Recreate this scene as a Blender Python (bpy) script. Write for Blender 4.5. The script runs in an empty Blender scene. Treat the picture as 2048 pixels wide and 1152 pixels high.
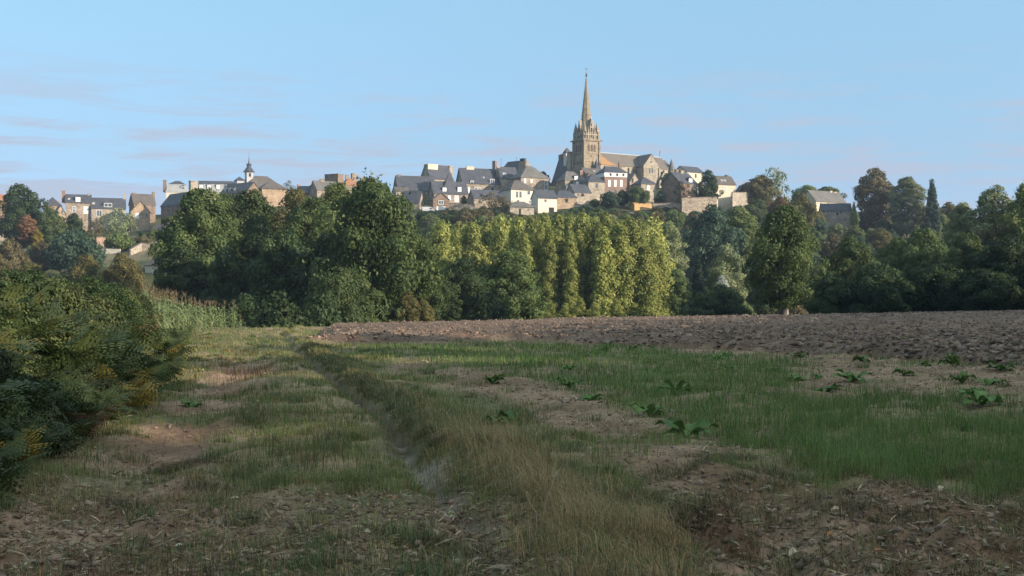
import bpy, math, random
import numpy as np
from mathutils import Vector, Matrix

# ------------------------------------------------------------------ camera, sky, sun, exposure
SC = bpy.context.scene
COL = SC.collection
F, CU, HY, EYE = 2400.0, 1024.0, 604.0, 1.6      # focal length in photo pixels, centre column, horizon row, eye height

cam = bpy.data.cameras.new("camera")
cam.sensor_width = 36.0
cam.lens = F * 36.0 / 2048.0
cam.shift_y = (HY - 576.0) / 2048.0
cam.clip_start, cam.clip_end = 0.1, 20000.0
camo = bpy.data.objects.new("camera", cam)
COL.objects.link(camo)
camo.location = (0, 0, EYE)
camo.rotation_euler = (math.radians(90), 0, 0)
SC.camera = camo

SUN_AZ, SUN_EL = 62.0, 14.5           # degrees: to the right of straight-behind-the-camera, above the horizon
sa, se = math.radians(SUN_AZ), math.radians(SUN_EL)
SUN = Vector((math.sin(sa) * math.cos(se), -math.cos(sa) * math.cos(se), math.sin(se)))

world = bpy.data.worlds.new("World")
SC.world = world
world.use_nodes = True
wt = world.node_tree
wt.nodes.clear()
wn, wl = wt.nodes.new, wt.links.new
w_out = wn("ShaderNodeOutputWorld")
w_bg = wn("ShaderNodeBackground")
w_bg.inputs["Strength"].default_value = 0.15
w_sky = wn("ShaderNodeTexSky")
w_sky.sky_type = 'NISHITA'
w_sky.sun_disc = False
w_sky.sun_elevation = se
w_sky.sun_rotation = math.atan2(SUN.x, SUN.y)
w_sky.altitude = 100.0
w_sky.air_density = 1.0
w_sky.dust_density = 0.35
w_sky.ozone_density = 2.2
# thin mauve cloud streaks low over the town: noise on the view direction, stretched sideways
w_tc = wn("ShaderNodeTexCoord")
w_map = wn("ShaderNodeMapping")
w_map.inputs["Scale"].default_value = (4.5, 4.5, 46.0)
w_map.inputs["Location"].default_value = (0.35, 0.0, 0.6)
w_no = wn("ShaderNodeTexNoise")
w_no.inputs["Scale"].default_value = 2.3
w_no.inputs["Detail"].default_value = 7.0
w_no.inputs["Roughness"].default_value = 0.56
w_no.inputs["Distortion"].default_value = 0.35
w_r1 = wn("ShaderNodeMapRange")
w_r1.inputs["From Min"].default_value = 0.44
w_r1.inputs["From Max"].default_value = 0.66
w_r1.interpolation_type = 'SMOOTHSTEP'
w_sep = wn("ShaderNodeSeparateXYZ")
w_r2 = wn("ShaderNodeMapRange")       # clouds thin out towards the zenith
w_r2.inputs["From Min"].default_value = 0.215
w_r2.inputs["From Max"].default_value = 0.12
w_r2.interpolation_type = 'SMOOTHSTEP'
w_mul = wn("ShaderNodeMath"); w_mul.operation = 'MULTIPLY'
w_mul2 = wn("ShaderNodeMath"); w_mul2.operation = 'MULTIPLY'; w_mul2.inputs[1].default_value = 0.9
w_mix = wn("ShaderNodeMix"); w_mix.data_type = 'RGBA'
w_mix.inputs["B"].default_value = (1.44, 1.64, 2.05, 1)
wl(w_tc.outputs["Generated"], w_map.inputs["Vector"])
wl(w_map.outputs["Vector"], w_no.inputs["Vector"])
w_lo = wn("ShaderNodeMapRange"); w_lo.inputs["From Min"].default_value = 0.03; w_lo.inputs["From Max"].default_value = 0.13
w_lo.inputs["To Min"].default_value = 0.10; w_lo.inputs["To Max"].default_value = 0.0
w_ad = wn("ShaderNodeMath"); w_ad.operation = 'ADD'
wl(w_no.outputs["Fac"], w_ad.inputs[0]); wl(w_lo.outputs["Result"], w_ad.inputs[1]); wl(w_ad.outputs["Value"], w_r1.inputs["Value"])
wl(w_tc.outputs["Generated"], w_sep.inputs["Vector"])
wl(w_sep.outputs["Z"], w_r2.inputs["Value"]); wl(w_sep.outputs["Z"], w_lo.inputs["Value"])
wl(w_r1.outputs["Result"], w_mul.inputs[0]); wl(w_r2.outputs["Result"], w_mul.inputs[1])
wl(w_mul.outputs["Value"], w_mul2.inputs[0])
wl(w_mul2.outputs["Value"], w_mix.inputs["Factor"])
# the sky of a clear, thinly veiled evening: evener from horizon to zenith than the bare model
w_rz = wn("ShaderNodeMapRange"); w_rz.inputs["From Max"].default_value = 0.7
w_ramp = wn("ShaderNodeValToRGB")
_st = [(0.0, (.27, .37, .72)), (.018, (.29, .358, .655)), (.052, (.333, .337, .487)), (.117, (.455, .42, .445)), (.24, (.69, .64, .54)), (.4, (1.55, 1.15, .8)), (.7, (3.2, 1.95, 1.05))]
w_ramp.color_ramp.elements[0].position = 0.0; w_ramp.color_ramp.elements[1].position = 1.0
for _z, _c in _st[1:-1]: w_ramp.color_ramp.elements.new(_z / .7)
for _e, (_z, _c) in zip(w_ramp.color_ramp.elements, _st): _e.color = tuple(v / 3 for v in _c) + (1,)
w_tint = wn("ShaderNodeMix"); w_tint.data_type = 'RGBA'; w_tint.blend_type = 'MULTIPLY'; w_tint.inputs["Factor"].default_value = 1.0
w_t3 = wn("ShaderNodeMix"); w_t3.data_type = 'RGBA'; w_t3.blend_type = 'MULTIPLY'; w_t3.inputs["Factor"].default_value = 1.0
w_t3.inputs["B"].default_value = (3 * .93, 3 * 1.09, 3 * 1.22, 1)
wl(w_sky.outputs["Color"], w_t3.inputs["A"]); wl(w_t3.outputs["Result"], w_tint.inputs["A"])
wl(w_sep.outputs["Z"], w_rz.inputs["Value"]); wl(w_rz.outputs["Result"], w_ramp.inputs["Fac"]); wl(w_ramp.outputs["Color"], w_tint.inputs["B"])
w_rx = wn("ShaderNodeMapRange"); w_rx.inputs["From Min"].default_value = -.42; w_rx.inputs["From Max"].default_value = .42
w_rx.inputs["To Min"].default_value = .84; w_rx.inputs["To Max"].default_value = 1.08
w_tx = wn("ShaderNodeMix"); w_tx.data_type = 'RGBA'; w_tx.blend_type = 'MULTIPLY'; w_tx.inputs["Factor"].default_value = 1.0
wl(w_sep.outputs["X"], w_rx.inputs["Value"]); wl(w_rx.outputs["Result"], w_tx.inputs["B"]); wl(w_tint.outputs["Result"], w_tx.inputs["A"])
wl(w_tx.outputs["Result"], w_mix.inputs["A"])
wl(w_mix.outputs["Result"], w_bg.inputs["Color"])
wl(w_bg.outputs["Background"], w_out.inputs["Surface"])

sun = bpy.data.lights.new("sun", 'SUN')
sun.energy = 3.3
sun.angle = math.radians(0.55)
sun.color = (1.0, 0.85, 0.68)
suno = bpy.data.objects.new("sun", sun)
COL.objects.link(suno)
suno.rotation_euler = SUN.to_track_quat('Z', 'Y').to_euler()
suno.location = (60, -40, 80)

vs = SC.view_settings
vs.view_transform = 'Standard'
vs.look = 'None'
vs.exposure = 1.2
vs.gamma = 1.0
vs.use_curve_mapping = False
cy = SC.cycles
cy.max_bounces, cy.diffuse_bounces, cy.glossy_bounces, cy.transmission_bounces = 5, 3, 2, 3
cy.volume_bounces = 0
cy.caustics_reflective = cy.caustics_refractive = False
cy.use_denoising = True

# ------------------------------------------------------------------ helpers
def zpx(y, Y):
    return EYE + (HY - y) / F * Y

def xpx(u, Y):
    return (u - CU) / F * Y

def tag(o, label=None, cat=None, group=None, kind=None):
    if label: o['label'] = label
    if cat: o['category'] = cat
    if group: o['group'] = group
    if kind: o['kind'] = kind
    return o

def empty(name, loc, rz=0.0):
    o = bpy.data.objects.new(name, None)
    o.empty_display_size = 0.5
    o.location = loc
    o.rotation_euler = (0, 0, rz)
    COL.objects.link(o)
    return o

def link_mesh(name, me, mats, parent=None):
    o = bpy.data.objects.new(name, me)
    for m in (mats if isinstance(mats, (list, tuple)) else [mats]):
        if m is not None: me.materials.append(m)
    COL.objects.link(o)
    if parent is not None: o.parent = parent
    return o

def copy_tree(o, parent=None):
    c = o.copy(); COL.objects.link(c); c.parent = parent
    for ch in list(o.children): copy_tree(ch, c)
    return c

def np_mesh(name, verts, faces, n, colors=None, smooth=False):
    """faces: (m, n) int array of n-gons; colors: per-vertex rgb."""
    me = bpy.data.meshes.new(name)
    verts = np.asarray(verts, dtype=np.float32); faces = np.asarray(faces, dtype=np.int32)
    me.vertices.add(len(verts)); me.vertices.foreach_set("co", verts.ravel())
    m = len(faces)
    me.loops.add(m * n); me.loops.foreach_set("vertex_index", faces.ravel())
    me.polygons.add(m)
    me.polygons.foreach_set("loop_start", np.arange(0, m * n, n, dtype=np.int32))
    me.polygons.foreach_set("loop_total", np.full(m, n, dtype=np.int32))
    if smooth: me.polygons.foreach_set("use_smooth", np.ones(m, dtype=bool))
    me.update(calc_edges=True)
    if colors is not None: set_cols(me, colors)
    return me

def set_cols(me, colors):
    colors = np.asarray(colors, dtype=np.float32)
    at = me.color_attributes.new("Col", 'FLOAT_COLOR', 'POINT')
    c = np.ones((len(colors), 4), dtype=np.float32); c[:, :3] = colors
    at.data.foreach_set("color", c.ravel())

class MB:
    """collects solids; build() links them as one mesh object"""
    def __init__(s): s.v, s.f = [], []
    def add(s, vs_, fs_):
        k = len(s.v); s.v += [tuple(p) for p in vs_]; s.f += [tuple(i + k for i in f) for f in fs_]
    def hexa(s, b, t):
        """b, t: four bottom and four top corners, counter-clockwise from above"""
        s.add(list(b) + list(t), [(3, 2, 1, 0), (4, 5, 6, 7), (0, 1, 5, 4), (1, 2, 6, 5), (2, 3, 7, 6), (3, 0, 4, 7)])
    def box(s, x0, y0, z0, x1, y1, z1):
        s.hexa([(x0, y0, z0), (x1, y0, z0), (x1, y1, z0), (x0, y1, z0)], [(x0, y0, z1), (x1, y0, z1), (x1, y1, z1), (x0, y1, z1)])
    def frustum(s, cx, cy_, z0, r0, z1, r1, n=8, a0=0.0, sx=1.0, sy=1.0):
        vs_ = []
        for z, r in ((z0, r0), (z1, max(r1, 1e-3))):
            for k in range(n):
                a = a0 + 2 * math.pi * k / n
                vs_.append((cx + sx * r * math.cos(a), cy_ + sy * r * math.sin(a), z))
        fs_ = [tuple(range(n - 1, -1, -1)), tuple(range(n, 2 * n))]
        fs_ += [(k, (k + 1) % n, n + (k + 1) % n, n + k) for k in range(n)]
        s.add(vs_, fs_)
    def prism_xz(s, prof, y0, y1):
        """profile in x,z extruded along y"""
        n = len(prof)
        vs_ = [(x, y0, z) for x, z in prof] + [(x, y1, z) for x, z in prof]
        fs_ = [tuple(range(n)), tuple(range(2 * n - 1, n - 1, -1))] + [(k + n, (k + 1) % n + n, (k + 1) % n, k) for k in range(n)]
        s.add(vs_, fs_)
    def prism_yz(s, prof, x0, x1):
        n = len(prof)
        vs_ = [(x0, y, z) for y, z in prof] + [(x1, y, z) for y, z in prof]
        fs_ = [tuple(range(n - 1, -1, -1)), tuple(range(n, 2 * n))] + [(k, (k + 1) % n, (k + 1) % n + n, k + n) for k in range(n)]
        s.add(vs_, fs_)
    def tube(s, pts, rad, n=7):
        pts = [Vector(p) for p in pts]
        rings = []
        for i, p in enumerate(pts):
            d = (pts[min(i + 1, len(pts) - 1)] - pts[max(i - 1, 0)]).normalized()
            a = d.cross(Vector((0.31, 0.87, 0.13)))
            if a.length < 1e-4: a = d.cross(Vector((1, 0, 0)))
            a.normalize(); b = d.cross(a)
            rings.append([p + (a * math.cos(2 * math.pi * k / n) + b * math.sin(2 * math.pi * k / n)) * rad[i] for k in range(n)])
        vs_ = [v for r in rings for v in r]
        fs_ = []
        for i in range(len(pts) - 1):
            for k in range(n):
                fs_.append((i * n + k, i * n + (k + 1) % n, (i + 1) * n + (k + 1) % n, (i + 1) * n + k))
        fs_ += [tuple(range(n - 1, -1, -1)), tuple((len(pts) - 1) * n + k for k in range(n))]
        s.add(vs_, fs_)
    def mesh(s, name):
        me = bpy.data.meshes.new(name)
        me.from_pydata(s.v, [], s.f); me.update()
        return me
    def build(s, name, mat, parent=None):
        return link_mesh(name, s.mesh(name), mat, parent)

def _hash(ix, iy, seed):
    h = (ix.astype(np.int64) * 374761393 + iy.astype(np.int64) * 668265263 + seed * 1274126177) & 0xffffffff
    h = ((h ^ (h >> 13)) * 1274126177) & 0xffffffff
    return ((h ^ (h >> 16)) & 0xffff) / 65535.0

def vnoise(x, y, seed=0):
    x = np.asarray(x, dtype=float); y = np.asarray(y, dtype=float)
    ix, iy = np.floor(x), np.floor(y)
    fx, fy = x - ix, y - iy
    fx = fx * fx * (3 - 2 * fx); fy = fy * fy * (3 - 2 * fy)
    a = _hash(ix, iy, seed); b = _hash(ix + 1, iy, seed); c = _hash(ix, iy + 1, seed); d = _hash(ix + 1, iy + 1, seed)
    return (a * (1 - fx) + b * fx) * (1 - fy) + (c * (1 - fx) + d * fx) * fy

def fbm(x, y, seed=0, octv=4):
    t, amp, tot = 0.0, 1.0, 0.0
    for k in range(octv):
        t = t + amp * vnoise(np.asarray(x) * 2 ** k, np.asarray(y) * 2 ** k, seed + 17 * k); tot += amp; amp *= 0.5
    return t / tot

def sstep(a, b, x):
    t = np.clip((np.asarray(x, dtype=float) - a) / (b - a), 0, 1)
    return t * t * (3 - 2 * t)

# ------------------------------------------------------------------ materials
def new_mat(name):
    m = bpy.data.materials.new(name); m.use_nodes = True
    nt = m.node_tree
    return m, nt, nt.nodes["Principled BSDF"]

def mottled(name, c1, c2, scale=0.6, rough=0.9, scale2=6.0, bump=0.0, c3=None, spec=0.3):
    """two-scale noise between two or three tones, in object space"""
    m, nt, b = new_mat(name)
    n, l = nt.nodes.new, nt.links.new
    tc = n("ShaderNodeTexCoord")
    n1 = n("ShaderNodeTexNoise"); n1.inputs["Scale"].default_value = scale; n1.inputs["Detail"].default_value = 5
    n2 = n("ShaderNodeTexNoise"); n2.inputs["Scale"].default_value = scale2; n2.inputs["Detail"].default_value = 3
    l(tc.outputs["Object"], n1.inputs["Vector"]); l(tc.outputs["Object"], n2.inputs["Vector"])
    ad = n("ShaderNodeMath"); ad.operation = 'ADD'
    l(n1.outputs["Fac"], ad.inputs[0]); l(n2.outputs["Fac"], ad.inputs[1])
    mr = n("ShaderNodeMapRange"); mr.inputs["From Min"].default_value = 0.75; mr.inputs["From Max"].default_value = 1.25
    l(ad.outputs[0], mr.inputs["Value"])
    cr = n("ShaderNodeValToRGB")
    cr.color_ramp.elements[0].color = (*c1, 1); cr.color_ramp.elements[1].color = (*c2, 1)
    if c3:
        e = cr.color_ramp.elements.new(0.5); e.color = (*c3, 1)
    l(mr.outputs["Result"], cr.inputs["Fac"]); l(cr.outputs["Color"], b.inputs["Base Color"])
    b.inputs["Roughness"].default_value = rough
    b.inputs["Specular IOR Level"].default_value = spec
    if bump:
        bp = n("ShaderNodeBump"); bp.inputs["Strength"].default_value = bump; bp.inputs["Distance"].default_value = 0.05
        l(n2.outputs["Fac"], bp.inputs["Height"]); l(bp.outputs["Normal"], b.inputs["Normal"])
    return m

def stone(name, c, var=0.35):
    """coursed rubble: voronoi blocks over a blotchy tone"""
    m, nt, b = new_mat(name)
    n, l = nt.nodes.new, nt.links.new
    tc = n("ShaderNodeTexCoord")
    mp = n("ShaderNodeMapping"); mp.inputs["Scale"].default_value = (1.5, 1.5, 2.8)
    l(tc.outputs["Object"], mp.inputs["Vector"])
    vo = n("ShaderNodeTexVoronoi"); vo.inputs["Scale"].default_value = 1.0
    l(mp.outputs["Vector"], vo.inputs["Vector"])
    no = n("ShaderNodeTexNoise"); no.inputs["Scale"].default_value = 0.35; no.inputs["Detail"].default_value = 6
    l(tc.outputs["Object"], no.inputs["Vector"])
    sp = n("ShaderNodeSeparateColor"); l(vo.outputs["Color"], sp.inputs["Color"])
    ad = n("ShaderNodeMath"); ad.operation = 'MULTIPLY_ADD'; ad.inputs[1].default_value = 0.5
    l(sp.outputs["Red"], ad.inputs[0]); l(no.outputs["Fac"], ad.inputs[2])
    mr = n("ShaderNodeMapRange"); mr.inputs["From Min"].default_value = 0.4; mr.inputs["From Max"].default_value = 1.1
    l(ad.outputs[0], mr.inputs["Value"])
    cr = n("ShaderNodeValToRGB")
    cr.color_ramp.elements[0].color = tuple(x * (1 - var) for x in c) + (1,)
    cr.color_ramp.elements[1].color = tuple(min(0.85, x * (1 + var)) for x in c) + (1,)
    l(mr.outputs["Result"], cr.inputs["Fac"]); l(cr.outputs["Color"], b.inputs["Base Color"])
    b.inputs["Roughness"].default_value = 0.9
    b.inputs["Specular IOR Level"].default_value = 0.2
    return m

M = {}
M['stone'] = stone("tan_granite", (0.27, 0.222, 0.175), .45)
M['stone_pale'] = stone("pale_granite", (0.31, 0.265, 0.21), .4)
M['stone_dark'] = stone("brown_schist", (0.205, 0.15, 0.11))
M['stone_orange'] = stone("warm_sandstone", (0.33, 0.245, 0.17))
M['church'] = stone("church_granite", (0.255, 0.208, 0.15), 0.35)
M['church_crown'] = stone("bleached_granite", (0.29, 0.25, 0.195), 0.35)
M['brick'] = stone("red_brick", (0.235, 0.16, 0.13), 0.25)
M['cream'] = mottled("cream_render", (0.54, 0.46, 0.35), (0.60, 0.52, 0.40), 0.4)
M['white_wall'] = mottled("white_render", (0.56, 0.50, 0.42), (0.62, 0.56, 0.47), 0.4)
M['ochre'] = mottled("ochre_render", (0.50, 0.30, 0.12), (0.60, 0.39, 0.19), 0.5)
M['pink'] = stone("pink_brick", (0.40, 0.27, 0.20), 0.2)
M['slate'] = mottled("blue_slate", (0.042, 0.047, 0.060), (0.082, 0.086, 0.100), 0.5, 0.7, 5.0, spec=0.4)
M['slate_pale'] = mottled("weathered_slate", (0.10, 0.097, 0.09), (0.165, 0.155, 0.14), 0.4, 0.75, 4.0)
M['slate_brown'] = mottled("brown_slate", (0.085, 0.075, 0.07), (0.14, 0.12, 0.105), 0.4, 0.8, 4.0)
M['slate_grey'] = mottled("light_grey_slate", (0.27, 0.275, 0.27), (0.36, 0.36, 0.35), 0.4, 0.6, 4.0)
M['tile'] = mottled("russet_tile", (0.26, 0.125, 0.075), (0.36, 0.19, 0.11), 0.5, 0.85, 4.0)
M['lead'] = mottled("pale_lead", (0.30, 0.30, 0.30), (0.38, 0.38, 0.38), 0.5, 0.5, 3.0)
M['white'] = mottled("white_paint", (0.66, 0.66, 0.65), (0.72, 0.72, 0.71), 1.0, 0.6)
M['dark'] = mottled("dark_opening", (0.02, 0.02, 0.022), (0.035, 0.033, 0.032), 1.0, 0.9)
M['iron'] = mottled("dark_iron", (0.03, 0.03, 0.035), (0.05, 0.05, 0.055), 2.0, 0.5)
M['shutter'] = mottled("grey_shutter", (0.30, 0.31, 0.33), (0.36, 0.37, 0.39), 2.0, 0.6)
M['pot'] = mottled("chimney_pot_clay", (0.27, 0.13, 0.08), (0.36, 0.2, 0.13), 2.0, 0.8)
M['rubber'] = mottled("tyre_rubber", (0.015, 0.015, 0.015), (0.025, 0.025, 0.025), 2.0, 0.8)
def glass(name, col):
    m, nt, b = new_mat(name)
    n, l = nt.nodes.new, nt.links.new
    no = n("ShaderNodeTexNoise"); no.inputs["Scale"].default_value = 0.8
    cr = n("ShaderNodeValToRGB")
    cr.color_ramp.elements[0].color = (*[c * 0.6 for c in col], 1); cr.color_ramp.elements[1].color = (*[c * 1.5 for c in col], 1)
    l(no.outputs["Fac"], cr.inputs["Fac"]); l(cr.outputs["Color"], b.inputs["Base Color"])
    b.inputs["Roughness"].default_value = 0.06
    b.inputs["Specular IOR Level"].default_value = 0.8
    return m
M['glass'] = glass("window_glass", (0.06, 0.075, 0.09))
M['car_white'] = glass("white_car_paint", (0.5, 0.5, 0.5))
M['car_dark'] = glass("dark_car_paint", (0.02, 0.022, 0.028))

def church_roof_mat():
    """grey slate with the big patch of orange lichen near the tower end (object x along the nave)"""
    m, nt, b = new_mat("lichened_church_slate")
    n, l = nt.nodes.new, nt.links.new
    tc = n("ShaderNodeTexCoord"); sx = n("ShaderNodeSeparateXYZ")
    l(tc.outputs["Object"], sx.inputs["Vector"])
    no = n("ShaderNodeTexNoise"); no.inputs["Scale"].default_value = 0.45; no.inputs["Detail"].default_value = 6
    l(tc.outputs["Object"], no.inputs["Vector"])
    cr = n("ShaderNodeValToRGB")
    cr.color_ramp.elements[0].color = (0.105, 0.09, 0.078, 1); cr.color_ramp.elements[1].color = (0.175, 0.15, 0.125, 1)
    l(no.outputs["Fac"], cr.inputs["Fac"])
    # lichen factor: x - 0.9*(height left below the ridge) with a ragged edge
    ma = n("ShaderNodeMath"); ma.operation = 'MULTIPLY_ADD'; ma.inputs[1].default_value = 1.05
    l(sx.outputs["Z"], ma.inputs[0]); l(sx.outputs["X"], ma.inputs[2])
    mb_ = n("ShaderNodeMath"); mb_.operation = 'MULTIPLY_ADD'; mb_.inputs[1].default_value = 5.0
    l(no.outputs["Fac"], mb_.inputs[0]); l(ma.outputs[0], mb_.inputs[2])
    mr = n("ShaderNodeMapRange"); mr.name = "lichen"
    mr.inputs["From Min"].default_value = 0.0; mr.inputs["From Max"].default_value = 1.0
    l(mb_.outputs[0], mr.inputs["Value"])
    mx = n("ShaderNodeMix"); mx.data_type = 'RGBA'
    mx.inputs["A"].default_value = (0.33, 0.18, 0.075, 1)
    l(mr.outputs["Result"], mx.inputs["Factor"]); l(cr.outputs["Color"], mx.inputs["B"])
    l(mx.outputs["Result"], b.inputs["Base Color"]); b.inputs["Roughness"].default_value = 0.85
    return m, mr

def leaf_mat(name, c_dark, c_mid, c_hi, trans=0.25, objvar=0.25):
    """foliage: tone per leaf and per bough from the mesh attribute, and a shift per tree"""
    m, nt, b = new_mat(name)
    n, l = nt.nodes.new, nt.links.new
    at = n("ShaderNodeAttribute"); at.attribute_name = "Col"
    sp = n("ShaderNodeSeparateColor"); l(at.outputs["Color"], sp.inputs["Color"])
    a1 = n("ShaderNodeMath"); a1.operation = 'MULTIPLY'; a1.inputs[1].default_value = 0.55
    l(sp.outputs["Red"], a1.inputs[0])
    a2 = n("ShaderNodeMath"); a2.operation = 'MULTIPLY_ADD'; a2.inputs[1].default_value = 0.55
    l(sp.outputs["Green"], a2.inputs[0]); l(a1.outputs[0], a2.inputs[2])
    cr = n("ShaderNodeValToRGB")
    cr.color_ramp.elements[0].color = (*c_dark, 1); cr.color_ramp.elements[0].position = 0.1
    cr.color_ramp.elements[1].color = (*c_hi, 1); cr.color_ramp.elements[1].position = 0.95
    e = cr.color_ramp.elements.new(0.5); e.color = (*c_mid, 1)
    l(a2.outputs[0], cr.inputs["Fac"])
    oi = n("ShaderNodeObjectInfo")
    mr = n("ShaderNodeMapRange"); mr.inputs["To Min"].default_value = 1 - objvar; mr.inputs["To Max"].default_value = 1 + objvar
    l(oi.outputs["Random"], mr.inputs["Value"])
    hs = n("ShaderNodeHueSaturation"); l(cr.outputs["Color"], hs.inputs["Color"]); l(mr.outputs["Result"], hs.inputs["Value"])
    out = nt.nodes["Material Output"]
    b.inputs["Roughness"].default_value = 0.65
    b.inputs["Specular IOR Level"].default_value = 0.25
    l(hs.outputs["Color"], b.inputs["Base Color"])
    tr = n("ShaderNodeBsdfTranslucent"); l(hs.outputs["Color"], tr.inputs["Color"])
    ms = n("ShaderNodeMixShader"); ms.inputs["Fac"].default_value = trans
    l(b.outputs["BSDF"], ms.inputs[1]); l(tr.outputs["BSDF"], ms.inputs[2]); l(ms.outputs["Shader"], out.inputs["Surface"])
    return m

L = {}
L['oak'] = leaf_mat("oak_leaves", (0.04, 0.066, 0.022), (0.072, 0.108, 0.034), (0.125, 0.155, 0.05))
L['oak_dark'] = leaf_mat("dark_and_shaded_leaves", (0.022, 0.042, 0.018), (0.038, 0.066, 0.024), (0.065, 0.095, 0.03))  # dark foliage; on oaks standing in shade, this colour also carries the shade
L['green'] = leaf_mat("green_leaves", (0.05, 0.085, 0.03), (0.085, 0.125, 0.042), (0.13, 0.165, 0.055))
L['light'] = leaf_mat("light_green_leaves", (0.075, 0.115, 0.032), (0.13, 0.17, 0.05), (0.19, 0.215, 0.075))
L['olive'] = leaf_mat("olive_brown_leaves", (0.075, 0.075, 0.028), (0.125, 0.115, 0.042), (0.18, 0.15, 0.055))
L['brown'] = leaf_mat("brown_leaves", (0.072, 0.062, 0.03), (0.12, 0.10, 0.046), (0.165, 0.135, 0.062))
L['rust'] = leaf_mat("rust_leaves", (0.13, 0.07, 0.038), (0.20, 0.11, 0.058), (0.27, 0.155, 0.08))
L['poplar'] = leaf_mat("poplar_leaves", (0.135, 0.165, 0.044), (0.245, 0.27, 0.072), (0.36, 0.362, 0.098), 0.3)
L['yellow'] = leaf_mat("yellow_leaves", (0.22, 0.17, 0.03), (0.32, 0.25, 0.04), (0.42, 0.33, 0.06), 0.3)
L['willow'] = leaf_mat("willow_leaves", (0.10, 0.13, 0.06), (0.18, 0.21, 0.10), (0.27, 0.29, 0.15))
L['blue'] = leaf_mat("blue_green_leaves", (0.03, 0.062, 0.038), (0.055, 0.095, 0.055), (0.085, 0.13, 0.075))
L['conifer'] = leaf_mat("conifer_needles", (0.014, 0.032, 0.02), (0.024, 0.046, 0.028), (0.036, 0.06, 0.034), 0.1)
L['pale'] = leaf_mat("pale_leaves", (0.26, 0.28, 0.23), (0.36, 0.38, 0.32), (0.46, 0.47, 0.42))
M['bark'] = mottled("bark", (0.10, 0.08, 0.062), (0.19, 0.155, 0.12), 1.5, 0.95, 9.0, 0.5)
M['bark_pale'] = mottled("pale_bark", (0.30, 0.25, 0.20), (0.42, 0.36, 0.29), 1.2, 0.9, 7.0, 0.4)
# ------------------------------------------------------------------ terrain
U_E  = np.array([-600, 300, 500, 560, 700, 1024, 1300, 1576, 2048, 2700.])
YE_D = np.array([  95,  92,  78,  76,  85,  110,  132,  150,  160,  165.])     # distance of the field's far brow
YE_P = np.array([ 650, 652, 655, 655, 652.5, 643,  638,  632,  622,  612.])    # photo row of that brow
U_H  = np.array([-500,   0, 130, 330, 500, 700, 850, 1000, 1150, 1300, 1450, 1620, 1800, 2048, 2600.])
P_F  = np.array([ 505, 500, 496, 480, 455, 445, 440,  445,  445,  445,  455,  470,  505,  530,  560.])   # slope foot of the town, Y=450
P_C  = np.array([ 425, 432, 436, 428, 412, 402, 388,  378,  368,  372,  394,  414,  430,  448,  480.])   # crest, Y=540
Y_V, Y_F, Y_C = 285.0, 450.0, 540.0

def base_h(X, Y):
    X = np.asarray(X, dtype=float); Y = np.asarray(Y, dtype=float)
    u = CU + F * X / np.maximum(Y, 6.0)
    u = np.clip(u, -600, 2700)
    ye = np.interp(u, U_E, YE_D); ze = EYE + (HY - np.interp(u, U_E, YE_P)) / F * ye
    zv = -11.0 + 3.0 * sstep(1100, 1700, u)
    zf = EYE + (HY - np.interp(u, U_H, P_F)) / F * Y_F
    zc = EYE + (HY - np.interp(u, U_H, P_C)) / F * Y_C
    t = np.clip(Y / ye, 0, 1)
    z = ze * t ** 2
    s1 = np.clip((Y - ye) / (Y_V - ye), 0, 1)
    z1 = ze + (zv - ze) * (1 - (1 - s1) ** 2) ** 0.9
    s2 = np.clip((Y - Y_V) / (Y_F - Y_V), 0, 1)
    z2 = zv + (zf - zv) * (0.35 * s2 + 0.65 * s2 * s2 * (3 - 2 * s2))
    s3 = np.clip((Y - Y_F) / (Y_C - Y_F), 0, 1)
    z3 = zf + (zc - zf) * s3
    s4 = np.clip((Y - Y_C) / 100.0, 0, 1)
    z4 = zc + 1.0 * s4
    s5 = np.clip((Y - 700) / 2500.0, 0, 1)
    z5 = zc + 1.0 + (10.0 - zc) * s5
    out = np.where(Y <= ye, z, np.where(Y <= Y_V, z1, np.where(Y <= Y_F, z2, np.where(Y <= Y_C, z3, np.where(Y <= 700, z4, z5)))))
    return out

# ground-plan lines measured on the photo (X as a function of Y)
def x_rut(Y):   return np.interp(Y, [-5, 4, 8.07, 11.8, 17, 28.2, 40, 63, 80], [0.6, 0.25, -0.25, -0.95, -1.87, -4.5, -7.2, -12.2, -14.5])
def x_track(Y): return np.interp(Y, [-5, 4, 9.2, 17.8, 28, 40, 63, 80], [-1.8, -2.5, -3.2, -4.6, -6.3, -8.9, -13.0, -15.0])
def x_brack(Y): return np.interp(Y, [-5, 4, 9, 11, 20.6, 30, 40, 60, 80], [-4.4, -4.2, -4.15, -4.3, -6.1, -8.5, -11.4, -16.2, -21])
def y_plough(X): return np.interp(X, [-14, -9, -7.9, -.5, 4.2, 7.9, 10.7, 12.5, 20, 30, 60], [49, 46.5, 44.6, 50.5, 44.6, 40, 35.5, 29.3, 15, 5, -20])
def x_plough_left(Y): return -7.6 - (np.asarray(Y) - 44.6) * 0.125

def is_plough(X, Y):
    return sstep(-0.25, 0.35, Y - y_plough(X)) * sstep(-0.3, 0.3, X - x_plough_left(Y))

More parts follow.
